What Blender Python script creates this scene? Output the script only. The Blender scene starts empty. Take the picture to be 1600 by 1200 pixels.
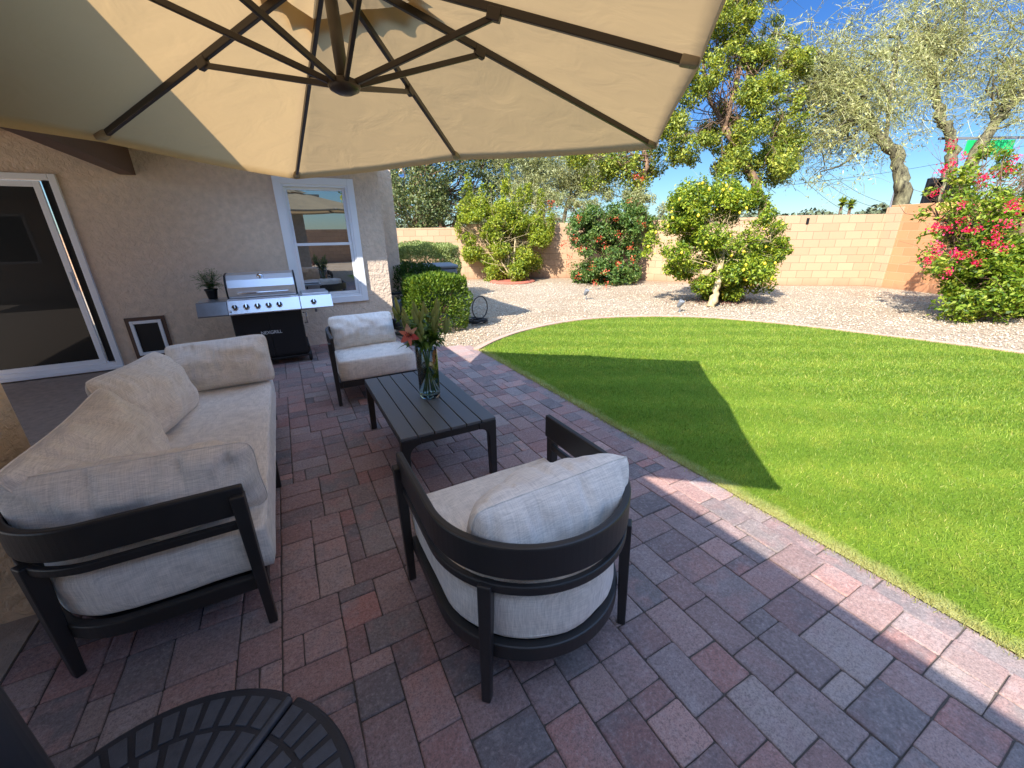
import bpy, math, random
import numpy as np
from mathutils import Vector, Matrix, noise as mnoise

random.seed(7); RNG = np.random.default_rng(7)
scn = bpy.context.scene
COL = scn.collection
R = math.radians
PI = math.pi

# ------------------------------------------------------------------ materials
def new_mat(name):
    m = bpy.data.materials.new(name); m.use_nodes = True
    nt = m.node_tree; nt.nodes.clear()
    out = nt.nodes.new('ShaderNodeOutputMaterial')
    return m, nt, out
def N(nt, typ, **kw):
    n = nt.nodes.new(typ)
    for k, v in kw.items():
        if k.startswith('_'): setattr(n, k[1:], v)
        else: n.inputs[k.replace('_', ' ')].default_value = v
    return n
def L(nt, a, b): nt.links.new(a, b)
def ramp(nt, fac, stops, interp='LINEAR'):
    r = nt.nodes.new('ShaderNodeValToRGB'); r.color_ramp.interpolation = interp
    el = r.color_ramp.elements
    while len(el) < len(stops): el.new(0.5)
    for e, (p, c) in zip(el, stops): e.position = p; e.color = (c[0], c[1], c[2], 1)
    L(nt, fac, r.inputs[0]); return r.outputs[0]
def mixc(nt, fac, a, b, mode='MIX'):
    n = nt.nodes.new('ShaderNodeMix'); n.data_type = 'RGBA'; n.blend_type = mode
    for s, v in ((n.inputs[0], fac), (n.inputs[6], a), (n.inputs[7], b)):
        if hasattr(v, 'is_output'): L(nt, v, s)
        elif isinstance(v, (int, float)): s.default_value = v
        else: s.default_value = (v[0], v[1], v[2], 1)
    return n.outputs[2]
def math_(nt, op, a, b=0.0, c=None):
    n = nt.nodes.new('ShaderNodeMath'); n.operation = op
    for i, v in enumerate((a, b) + ((c,) if c is not None else ())):
        if hasattr(v, 'is_output'): L(nt, v, n.inputs[i])
        else: n.inputs[i].default_value = v
    return n.outputs[0]
def coords(nt, kind='Object', scale=(1, 1, 1), rot=(0, 0, 0), loc=(0, 0, 0)):
    tc = nt.nodes.new('ShaderNodeTexCoord'); mp = nt.nodes.new('ShaderNodeMapping')
    mp.inputs['Scale'].default_value = scale; mp.inputs['Rotation'].default_value = rot; mp.inputs['Location'].default_value = loc
    L(nt, tc.outputs[kind], mp.inputs[0]); return mp.outputs[0]
def noise(nt, vec, scale, detail=4, rough=0.55, out='Fac', dist=0):
    n = N(nt, 'ShaderNodeTexNoise', Scale=scale, Detail=detail, Roughness=rough, Distortion=dist)
    L(nt, vec, n.inputs['Vector']); return n.outputs[out]
def voro(nt, vec, scale, feat='F1', out='Distance', rnd=1):
    n = nt.nodes.new('ShaderNodeTexVoronoi'); n.feature = feat
    n.inputs['Scale'].default_value = scale; n.inputs['Randomness'].default_value = rnd
    L(nt, vec, n.inputs['Vector']); return n.outputs[out]
def bump(nt, h, strength, dist, nrm=None):
    b = N(nt, 'ShaderNodeBump', Strength=strength, Distance=dist); L(nt, h, b.inputs['Height'])
    if nrm is not None: L(nt, nrm, b.inputs['Normal'])
    return b.outputs[0]
def principled(nt, out, col, rough=0.6, nrm=None, metal=0, spec=0.5, **kw):
    p = N(nt, 'ShaderNodeBsdfPrincipled')
    if hasattr(col, 'is_output'): L(nt, col, p.inputs['Base Color'])
    else: p.inputs['Base Color'].default_value = (col[0], col[1], col[2], 1)
    if hasattr(rough, 'is_output'): L(nt, rough, p.inputs['Roughness'])
    else: p.inputs['Roughness'].default_value = rough
    p.inputs['Metallic'].default_value = metal; p.inputs['Specular IOR Level'].default_value = spec
    for k, v in kw.items(): p.inputs[k.replace('_', ' ')].default_value = v
    if nrm is not None: L(nt, nrm, p.inputs['Normal'])
    if out is not None: L(nt, p.outputs[0], out.inputs[0])
    return p.outputs[0]

def m_plain(name, col, rough=0.5, metal=0, spec=0.5, var=0.15, vs=8, bs=0.0, bscale=60):
    m, nt, out = new_mat(name); v = coords(nt)
    n = noise(nt, v, vs, 5)
    c = mixc(nt, n, tuple(x * (1 - var) for x in col), tuple(min(1, x * (1 + var)) for x in col))
    nr = bump(nt, noise(nt, v, bscale, 3), bs, 0.004) if bs else None
    rr = math_(nt, 'MULTIPLY_ADD', n, 0.15, rough - 0.07)
    principled(nt, out, c, rr, nr, metal, spec); return m

def m_stucco(name, col, stain=0.12):
    m, nt, out = new_mat(name); v = coords(nt)
    big = noise(nt, v, 1.1, 4); mid = noise(nt, v, 14, 5)
    c = mixc(nt, big, tuple(x * (1 - stain) for x in col), tuple(x * (1 + stain) for x in col))
    c = mixc(nt, mixf(nt, mid, 0.35, 0.65), c, tuple(x * 0.86 for x in col))
    # skip trowel: plateaus of plaster with ragged edges over a sandy ground
    tro = noise(nt, v, 24, 4, 0.55, dist=0.6)
    pl = nt.nodes.new('ShaderNodeMapRange'); pl.inputs[1].default_value = 0.38; pl.inputs[2].default_value = 0.62
    L(nt, tro, pl.inputs[0])
    h = math_(nt, 'ADD', pl.outputs[0], math_(nt, 'MULTIPLY', noise(nt, v, 160, 2), 0.35))
    principled(nt, out, c, 0.92, bump(nt, h, 0.8, 0.006), spec=0.2); return m
def mixf(nt, v, lo, hi):
    n = nt.nodes.new('ShaderNodeMapRange'); n.inputs[1].default_value = lo; n.inputs[2].default_value = hi
    L(nt, v, n.inputs[0]); return n.outputs[0]

def m_leaf(name, cols, tr=0.4, rough=0.5, posvar=True):
    m, nt, out = new_mat(name)
    g = nt.nodes.new('ShaderNodeNewGeometry')
    c = ramp(nt, g.outputs['Random Per Island'], [(i / (len(cols) - 1), q) for i, q in enumerate(cols)])
    if posvar:
        nz = noise(nt, g.outputs['Position'], 1.6, 2)
        c = mixc(nt, mixf(nt, nz, 0.35, 0.7), mixc(nt, 1.0, c, (0.72, 0.78, 0.8), 'MULTIPLY'), c)
    p = principled(nt, None, c, rough, spec=0.35)
    t = N(nt, 'ShaderNodeBsdfTranslucent')
    L(nt, mixc(nt, 1.0, c, (1.25, 1.15, 0.45), 'MULTIPLY'), t.inputs[0])
    mx = nt.nodes.new('ShaderNodeMixShader'); mx.inputs[0].default_value = tr
    L(nt, p, mx.inputs[1]); L(nt, t.outputs[0], mx.inputs[2]); L(nt, mx.outputs[0], out.inputs[0]); return m

def m_bark(name, a, b, sc=9):
    m, nt, out = new_mat(name); v = coords(nt, scale=(1, 1, 0.35))
    n = noise(nt, v, sc, 6, 0.65, dist=0.4)
    principled(nt, out, mixc(nt, mixf(nt, n, 0.35, 0.65), a, b), 0.9, bump(nt, n, 0.7, 0.02), spec=0.2); return m

def m_fabric(name, col, tint=(1, 1, 1)):
    """heathered linen: crossed irregular threads"""
    m, nt, out = new_mat(name); v = coords(nt, 'Object')
    a = noise(nt, coords(nt, scale=(16, 16, 400)), 1.0, 2, 0.6)
    b = noise(nt, coords(nt, scale=(400, 16, 16)), 1.0, 2, 0.6)
    d = noise(nt, coords(nt, scale=(16, 400, 16)), 1.0, 2, 0.6)
    s = math_(nt, 'ADD', math_(nt, 'ADD', a, b), d)
    f = mixf(nt, s, 1.2, 1.82)
    dark = tuple(x * 0.82 for x in col)
    c = mixc(nt, f, dark, tuple(min(1, x * 1.18) for x in col))
    c = mixc(nt, mixf(nt, noise(nt, v, 5, 3), 0.3, 0.7), c, mixc(nt, 1.0, c, (0.96, 0.95, 0.93), 'MULTIPLY'))
    fold = noise(nt, coords(nt, scale=(1, 1, 1)), 9, 3, 0.5, dist=0.6)
    nr = bump(nt, fold, 0.16, 0.02)
    nr = bump(nt, s, 0.35, 0.0016, nr)
    principled(nt, out, c, 0.95, nr, spec=0.15, Sheen_Weight=0.25); return m

def m_paver():
    m, nt, out = new_mat('tumbled_paver')
    g = nt.nodes.new('ShaderNodeNewGeometry'); v = coords(nt)
    rnd = g.outputs['Random Per Island']
    base = ramp(nt, rnd, [(0.0, (0.34, 0.175, 0.15)), (0.2, (0.27, 0.19, 0.175)), (0.38, (0.21, 0.19, 0.185)), (0.55, (0.37, 0.235, 0.205)), (0.72, (0.155, 0.145, 0.15)), (0.86, (0.30, 0.25, 0.225)), (1.0, (0.38, 0.20, 0.17))])
    wn = nt.nodes.new('ShaderNodeTexWhiteNoise'); wn.noise_dimensions = '1D'; L(nt, rnd, wn.inputs['W'])
    second = ramp(nt, wn.outputs['Value'], [(0, (0.20, 0.17, 0.165)), (0.5, (0.34, 0.21, 0.19)), (1, (0.23, 0.205, 0.20))])
    off = N(nt, 'ShaderNodeVectorMath', _operation='ADD'); L(nt, v, off.inputs[0])
    cmb = nt.nodes.new('ShaderNodeCombineXYZ'); L(nt, math_(nt, 'MULTIPLY', rnd, 37.0), cmb.inputs[2]); L(nt, cmb.outputs[0], off.inputs[1])
    blotch = noise(nt, off.outputs[0], 7.5, 3, 0.6)
    c = mixc(nt, mixf(nt, blotch, 0.46, 0.66), base, second)
    c = mixc(nt, 1.0, c, ramp(nt, wn.outputs['Value'], [(0, (0.78, 0.78, 0.80)), (0.6, (1.02, 1.0, 0.98)), (1, (1.32, 1.27, 1.22))]), 'MULTIPLY')
    fine = noise(nt, v, 190, 4, 0.7)
    c = mixc(nt, math_(nt, 'MULTIPLY', mixf(nt, fine, 0.48, 0.66), 0.6), c, (0.10, 0.085, 0.08))
    spk = voro(nt, v, 48)
    spn = noise(nt, v, 9, 3)
    sp = math_(nt, 'MULTIPLY', math_(nt, 'LESS_THAN', spk, 0.07), mixf(nt, spn, 0.55, 0.62))
    c = mixc(nt, math_(nt, 'MULTIPLY', sp, 0.7), c, (0.55, 0.52, 0.48))
    # chalky film left on the tops
    c = mixc(nt, math_(nt, 'MULTIPLY', mixf(nt, noise(nt, off.outputs[0], 16, 5, 0.7), 0.5, 0.75), 0.30), c, (0.42, 0.38, 0.37))
    hb = math_(nt, 'ADD', math_(nt, 'MULTIPLY', fine, 0.6), noise(nt, v, 45, 5, 0.65))
    grit = noise(nt, v, 75, 5, 0.75)
    c = mixc(nt, math_(nt, 'MULTIPLY', mixf(nt, grit, 0.50, 0.68), 0.55), c, (0.075, 0.062, 0.058))
    c = mixc(nt, math_(nt, 'MULTIPLY', mixf(nt, grit, 0.46, 0.32), 0.35), c, (0.50, 0.42, 0.38))
    c = mixc(nt, 1.0, c, (1.06, 0.99, 0.97), 'MULTIPLY')
    principled(nt, out, c, 0.82, bump(nt, hb, 0.8, 0.006), spec=0.35); return m

def m_canopy(name, col, trc, tr=0.55):
    m, nt, out = new_mat(name); v = coords(nt)
    n = noise(nt, v, 3.5, 4); wv = noise(nt, coords(nt, scale=(1, 1, 1)), 420, 2)
    c = mixc(nt, n, tuple(x * 0.93 for x in col), tuple(x * 1.05 for x in col))
    tcol = mixc(nt, mixf(nt, wv, 0.3, 0.7), tuple(x * 0.93 for x in trc), trc)
    wr = noise(nt, coords(nt, scale=(1, 1, 1)), 4.5, 3, 0.5, dist=0.8)
    nr = bump(nt, wr, 0.35, 0.03); nr = bump(nt, wv, 0.15, 0.001, nr)
    d = N(nt, 'ShaderNodeBsdfDiffuse'); L(nt, c, d.inputs[0]); L(nt, nr, d.inputs['Normal'])
    t = N(nt, 'ShaderNodeBsdfTranslucent'); L(nt, tcol, t.inputs[0]); L(nt, nr, t.inputs['Normal'])
    mx = nt.nodes.new('ShaderNodeMixShader'); mx.inputs[0].default_value = tr
    L(nt, d.outputs[0], mx.inputs[1]); L(nt, t.outputs[0], mx.inputs[2]); L(nt, mx.outputs[0], out.inputs[0]); return m

def m_gravel():
    m, nt, out = new_mat('pea_gravel'); v = coords(nt)
    cell = nt.nodes.new('ShaderNodeTexVoronoi'); cell.inputs['Scale'].default_value = 42; L(nt, v, cell.inputs['Vector'])
    sep = nt.nodes.new('ShaderNodeSeparateColor'); L(nt, cell.outputs['Color'], sep.inputs[0])
    c = ramp(nt, sep.outputs[0], [(0, (0.288, 0.208, 0.132)), (0.25, (0.480, 0.380, 0.264)), (0.5, (0.560, 0.464, 0.336)), (0.75, (0.400, 0.280, 0.180)), (1, (0.624, 0.552, 0.424))])
    dd = mixf(nt, cell.outputs['Distance'], 0.25, 0.75)
    c = mixc(nt, math_(nt, 'MULTIPLY', dd, 0.75), c, (0.16, 0.12, 0.085))
    c = mixc(nt, mixf(nt, noise(nt, v, 0.7, 4), 0.4, 0.75), c, mixc(nt, 1.0, c, (0.88, 0.80, 0.72), 'MULTIPLY'))
    h = math_(nt, 'SUBTRACT', 1.0, cell.outputs['Distance'])
    principled(nt, out, c, 0.9, bump(nt, h, 1.0, 0.02), spec=0.2); return m

def m_block(name, a, b, mortar, scale=1.0):
    m, nt, out = new_mat(name)
    tc = nt.nodes.new('ShaderNodeTexCoord'); sp = nt.nodes.new('ShaderNodeSeparateXYZ'); L(nt, tc.outputs['Object'], sp.inputs[0])
    cb = nt.nodes.new('ShaderNodeCombineXYZ'); L(nt, math_(nt, 'ADD', sp.outputs[0], sp.outputs[1]), cb.inputs[0]); L(nt, sp.outputs[2], cb.inputs[1])
    br = nt.nodes.new('ShaderNodeTexBrick'); L(nt, cb.outputs[0], br.inputs['Vector'])
    br.inputs['Scale'].default_value = 1; br.inputs['Brick Width'].default_value = 0.40; br.inputs['Row Height'].default_value = 0.203
    br.inputs['Mortar Size'].default_value = 0.0055; br.inputs['Mortar Smooth'].default_value = 0.3; br.inputs['Bias'].default_value = 0
    br.inputs['Color1'].default_value = (*a, 1); br.inputs['Color2'].default_value = (*b, 1); br.inputs['Mortar'].default_value = (*mortar, 1)
    v = tc.outputs['Object']
    c = mixc(nt, math_(nt, 'MULTIPLY', noise(nt, v, 2.2, 5), 0.45), br.outputs['Color'], tuple(x * 0.82 for x in a))
    c = mixc(nt, math_(nt, 'MULTIPLY', mixf(nt, noise(nt, v, 60, 4, 0.7), 0.45, 0.7), 0.2), c, tuple(x * 0.6 for x in a))
    stain = math_(nt, 'MULTIPLY', mixf(nt, math_(nt, 'ADD', sp.outputs[2], math_(nt, 'MULTIPLY', noise(nt, v, 3, 3), 0.25)), 0.34, 0.12), 0.5)
    c = mixc(nt, stain, c, (0.30, 0.15, 0.09))
    h = math_(nt, 'ADD', math_(nt, 'MULTIPLY', br.outputs['Fac'], -1.0), math_(nt, 'MULTIPLY', noise(nt, v, 70, 4, 0.7), 0.3))
    principled(nt, out, c, 0.92, bump(nt, h, 0.8, 0.008), spec=0.2); return m

def m_turf(name, blade):
    m, nt, out = new_mat(name)
    g = nt.nodes.new('ShaderNodeNewGeometry'); pos = g.outputs['Position']
    if blade:
        c = ramp(nt, g.outputs['Random Per Island'], [(0, (0.085, 0.162, 0.019)), (0.35, (0.149, 0.242, 0.029)), (0.7, (0.221, 0.319, 0.047)), (0.93, (0.323, 0.425, 0.051)), (1, (0.459, 0.442, 0.153))])
    else:
        c = mixc(nt, noise(nt, pos, 90, 4, 0.7), (0.076, 0.128, 0.010), (0.170, 0.264, 0.021))
    # mowing bands plus patchiness
    sp = nt.nodes.new('ShaderNodeSeparateXYZ'); L(nt, pos, sp.inputs[0])
    ph = math_(nt, 'ADD', math_(nt, 'MULTIPLY', sp.outputs[0], 0.62), math_(nt, 'MULTIPLY', sp.outputs[1], 1.0))
    band = math_(nt, 'SINE', math_(nt, 'ADD', math_(nt, 'MULTIPLY', ph, 9.0), math_(nt, 'MULTIPLY', noise(nt, pos, 1.3, 2), 3.0)))
    c = mixc(nt, mixf(nt, band, -0.6, 0.9), mixc(nt, 1.0, c, (0.90, 0.92, 0.90), 'MULTIPLY'), mixc(nt, 1.0, c, (1.10, 1.07, 1.10), 'MULTIPLY'))
    c = mixc(nt, mixf(nt, noise(nt, pos, 5, 4, 0.6), 0.45, 0.72), c, mixc(nt, 1.0, c, (1.35, 1.12, 1.3), 'MULTIPLY'))
    # straw fringe next to the pavers
    fr = math_(nt, 'ADD', mixf(nt, sp.outputs[0], 2.34, 2.15), math_(nt, 'MULTIPLY', noise(nt, pos, 6, 3), 0.9))
    c = mixc(nt, math_(nt, 'MULTIPLY', mixf(nt, fr, 0.85, 1.35), 0.75), c, (0.42, 0.38, 0.15))
    if blade:
        p = principled(nt, None, c, 0.55, spec=0.3)
        t = N(nt, 'ShaderNodeBsdfTranslucent'); L(nt, mixc(nt, 1.0, c, (1.3, 1.2, 0.6), 'MULTIPLY'), t.inputs[0])
        mx = nt.nodes.new('ShaderNodeMixShader'); mx.inputs[0].default_value = 0.42
        L(nt, p, mx.inputs[1]); L(nt, t.outputs[0], mx.inputs[2]); L(nt, mx.outputs[0], out.inputs[0])
    else:
        principled(nt, out, c, 0.9, bump(nt, noise(nt, pos, 120, 3), 0.8, 0.02), spec=0.1)
    return m

def m_pane(name, tint, refl=0.35, rough=0.0):
    """double glazing with a dark room behind it"""
    m, nt, out = new_mat(name)
    d = principled(nt, None, tint, 0.4, spec=0.2)
    gl = N(nt, 'ShaderNodeBsdfGlossy', Roughness=rough); gl.inputs[0].default_value = (0.95, 0.97, 1, 1)
    fr = N(nt, 'ShaderNodeLayerWeight', Blend=0.25)
    f = math_(nt, 'ADD', math_(nt, 'MULTIPLY', fr.outputs['Fresnel'], 0.35), refl)
    mx = nt.nodes.new('ShaderNodeMixShader'); L(nt, f, mx.inputs[0]); L(nt, d, mx.inputs[1]); L(nt, gl.outputs[0], mx.inputs[2])
    L(nt, mx.outputs[0], out.inputs[0]); return m

def m_steel():
    m, nt, out = new_mat('brushed_steel'); v = coords(nt, scale=(1.5, 1.5, 160))
    n = noise(nt, v, 4, 3)
    c = mixc(nt, n, (0.66, 0.66, 0.68), (0.84, 0.84, 0.86))
    principled(nt, out, c, math_(nt, 'MULTIPLY_ADD', n, 0.14, 0.30), bump(nt, n, 0.06, 0.002), 0.9); return m

def m_glass(name, ior=1.45, tint=(1, 1, 1), rough=0.0):
    m, nt, out = new_mat(name)
    g = N(nt, 'ShaderNodeBsdfGlass', Roughness=rough, IOR=ior); g.inputs[0].default_value = (*tint, 1)
    L(nt, g.outputs[0], out.inputs[0]); return m

M = {}
M['stucco'] = m_stucco('tan_stucco', (0.72, 0.56, 0.42))
M['stucco_col'] = m_stucco('column_stucco', (0.66, 0.48, 0.31), 0.2)
M['white'] = m_plain('white_vinyl', (0.78, 0.78, 0.78), 0.35, var=0.03)
M['pane'] = m_pane('window_glass', (0.008, 0.010, 0.011), 0.34)
M['doorpane'] = m_pane('door_glass', (0.006, 0.007, 0.006), 0.02)
M['brown'] = m_plain('brown_painted_wood', (0.10, 0.052, 0.032), 0.6, var=0.25, bs=0.3)
M['shingle'] = m_plain('roof_shingle', (0.16, 0.12, 0.10), 0.9, var=0.3, vs=20, bs=0.6)
M['soffit'] = m_plain('soffit_board', (0.42, 0.33, 0.23), 0.8, var=0.08)
M['frame'] = m_plain('charcoal_metal', (0.022, 0.021, 0.021), 0.42, var=0.25, bs=0.15, bscale=220)
M['tabletop'] = m_plain('grey_slat', (0.11, 0.115, 0.118), 0.42, var=0.12, vs=30, bs=0.15, bscale=200)
M['linen'] = m_fabric('oatmeal_linen', (0.79, 0.725, 0.645))
M['canopy'] = m_canopy('beige_canopy', (0.405, 0.330, 0.207), (0.686, 0.449, 0.211), 0.30)
M['pocket'] = m_plain('grey_webbing', (0.34, 0.29, 0.21), 0.9, var=0.15)
M['rib'] = m_plain('bronze_tube', (0.040, 0.029, 0.024), 0.38, var=0.2, spec=0.5)
M['pole'] = m_plain('bronze_pole', (0.075, 0.060, 0.045), 0.4, var=0.2)
M['mast'] = m_plain('slate_mast', (0.050, 0.055, 0.065), 0.45, var=0.15)
M['resin'] = m_plain('black_resin', (0.020, 0.022, 0.028), 0.5, var=0.3, vs=14, bs=0.3, bscale=150)
M['pad'] = m_plain('scuffed_resin', (0.062, 0.066, 0.076), 0.55, var=0.45, vs=30, bs=0.4, bscale=160)
M['paver'] = m_paver()
M['joint'] = m_plain('joint_sand', (0.07, 0.055, 0.045), 0.95, var=0.4, vs=50, bs=0.5)
M['concrete'] = m_plain('aged_concrete', (0.27, 0.215, 0.17), 0.9, var=0.45, vs=16, bs=0.9, bscale=90)
M['gravel'] = m_gravel()
M['stone'] = m_leaf('gravel_stone', [(0.272, 0.192, 0.124), (0.480, 0.372, 0.256), (0.560, 0.472, 0.352), (0.384, 0.272, 0.176), (0.640, 0.568, 0.448)], 0.0, 0.85)
M['curb'] = m_plain('pink_edging', (0.42, 0.255, 0.19), 0.9, var=0.3, vs=12, bs=0.5)
M['turf'] = m_turf('turf_thatch', False); M['blade'] = m_turf('turf_blade', True)
M['block'] = m_block('pale_block', (0.51, 0.335, 0.205), (0.41, 0.265, 0.16), (0.26, 0.165, 0.10))
M['block_o'] = m_block('orange_block', (0.528, 0.255, 0.123), (0.422, 0.194, 0.088), (0.546, 0.370, 0.211))
M['block_y'] = m_plain('yellow_block', (0.62, 0.42, 0.12), 0.9, var=0.15, bs=0.4)
M['steel'] = m_steel()
M['steel_dark'] = m_plain('shaded_steel', (0.28, 0.28, 0.29), 0.35, metal=0.8, var=0.3)  # darker copy of the steel, a dark reflection put into the colour
M['chrome'] = m_plain('chrome', (0.75, 0.75, 0.77), 0.12, metal=1, var=0.03)
M['blackmetal'] = m_plain('black_enamel', (0.006, 0.006, 0.007), 0.45, var=0.2)
M['rubber'] = m_plain('black_rubber', (0.010, 0.010, 0.011), 0.6, var=0.2)
M['decal'] = m_plain('silver_lettering', (0.62, 0.62, 0.62), 0.4, var=0.02)
M['red'] = m_plain('red_plastic', (0.42, 0.02, 0.025), 0.5)
M['acgrey'] = m_plain('air_conditioner_grey', (0.16, 0.17, 0.18), 0.5, var=0.1)
M['dirt'] = m_plain('reddish_soil', (0.34, 0.10, 0.06), 0.95, var=0.35, vs=18, bs=0.8)
M['darksoil'] = m_plain('dry_leaf_litter', (0.17, 0.085, 0.06), 0.95, var=0.5, vs=25, bs=0.9)
M['glass'] = m_glass('clear_glass', 1.45, (0.97, 1, 0.985)); M['water'] = m_glass('vase_water', 1.33, (0.95, 0.985, 0.97))
M['bulb'] = m_glass('bulb_glass', 1.3, (1, 1, 1), 0.05)
M['stem'] = m_plain('flower_stem', (0.12, 0.24, 0.04), 0.5)
M['sign'] = m_plain('street_sign_green', (0.01, 0.42, 0.12), 0.5, var=0.05)
M['bark_gb'] = m_bark('mesquite_bark', (0.025, 0.022, 0.015), (0.22, 0.20, 0.11))
M['bark_br'] = m_bark('brown_bark', (0.07, 0.045, 0.03), (0.26, 0.16, 0.10))
M['bark_pale'] = m_bark('citrus_bark', (0.30, 0.22, 0.11), (0.52, 0.42, 0.24), 14)
M['lf_lemon'] = m_leaf('lemon_leaf', [(0.05, 0.10, 0.012), (0.14, 0.23, 0.018), (0.34, 0.42, 0.03), (0.56, 0.58, 0.06)], 0.4)
M['lf_orange'] = m_leaf('orange_leaf', [(0.090, 0.153, 0.016), (0.216, 0.288, 0.023), (0.396, 0.450, 0.041), (0.540, 0.540, 0.072)], 0.45)
M['lf_red'] = m_leaf('trumpet_leaf', [(0.03, 0.08, 0.018), (0.08, 0.17, 0.03), (0.16, 0.25, 0.05), (0.30, 0.35, 0.10)], 0.35)
M['lf_boug'] = m_leaf('bougainvillea_leaf', [(0.045, 0.099, 0.011), (0.135, 0.234, 0.018), (0.288, 0.387, 0.032), (0.468, 0.495, 0.072)], 0.45)
M['lf_tall'] = m_leaf('tall_tree_leaf', [(0.05, 0.09, 0.02), (0.20, 0.27, 0.035), (0.40, 0.44, 0.06), (0.56, 0.54, 0.09)], 0.4)
M['lf_ficus'] = m_leaf('ficus_leaf', [(0.027, 0.050, 0.014), (0.081, 0.117, 0.032), (0.171, 0.198, 0.063), (0.324, 0.324, 0.135)], 0.25)
M['lf_palo'] = m_leaf('palo_verde_twig', [(0.180, 0.198, 0.054), (0.324, 0.333, 0.099), (0.468, 0.450, 0.162), (0.612, 0.558, 0.270)], 0.2)
M['lf_wisp'] = m_leaf('wispy_leaf', [(0.225, 0.252, 0.108), (0.378, 0.387, 0.162), (0.504, 0.486, 0.243)], 0.35)
M['lf_bush'] = m_leaf('hedge_leaf', [(0.036, 0.081, 0.009), (0.090, 0.171, 0.013), (0.180, 0.279, 0.027), (0.306, 0.378, 0.054)], 0.4)
M['lf_dark'] = m_leaf('shaded_hedge_leaf', [(0.012, 0.04, 0.006), (0.04, 0.09, 0.012), (0.08, 0.15, 0.02)], 0.3)  # hedge leaf darkened, the shrub's shade put into its colour
M['lf_dome'] = m_leaf('clipped_dome_leaf', [(0.16, 0.22, 0.06), (0.28, 0.34, 0.10), (0.38, 0.42, 0.15)], 0.2)
M['lf_fern'] = m_leaf('fern_leaf', [(0.015, 0.07, 0.015), (0.04, 0.17, 0.02), (0.08, 0.28, 0.03)], 0.35)
M['lf_lily'] = m_leaf('lily_leaf', [(0.05, 0.13, 0.02), (0.11, 0.24, 0.04), (0.24, 0.38, 0.08)], 0.3)
M['lf_bud'] = m_leaf('lily_bud', [(0.22, 0.34, 0.07), (0.36, 0.46, 0.14), (0.52, 0.44, 0.26)], 0.25)
M['petal'] = m_leaf('lily_petal', [(0.55, 0.06, 0.10), (0.75, 0.22, 0.22), (0.80, 0.50, 0.44)], 0.35, posvar=False)
M['fl_red'] = m_leaf('orange_red_flower', [(0.55, 0.05, 0.03), (0.72, 0.12, 0.06), (0.75, 0.25, 0.15)], 0.35, posvar=False)
M['fl_mag'] = m_leaf('magenta_bract', [(0.60, 0.01, 0.08), (0.80, 0.02, 0.14), (0.88, 0.08, 0.22)], 0.4, posvar=False)
M['lemon'] = m_plain('lemon_peel', (0.82, 0.60, 0.04), 0.45, var=0.12)
M['farhill'] = m_plain('distant_tree_green', (0.10, 0.12, 0.06), 0.95, var=0.5, vs=3, bs=0.8, bscale=6)

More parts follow.
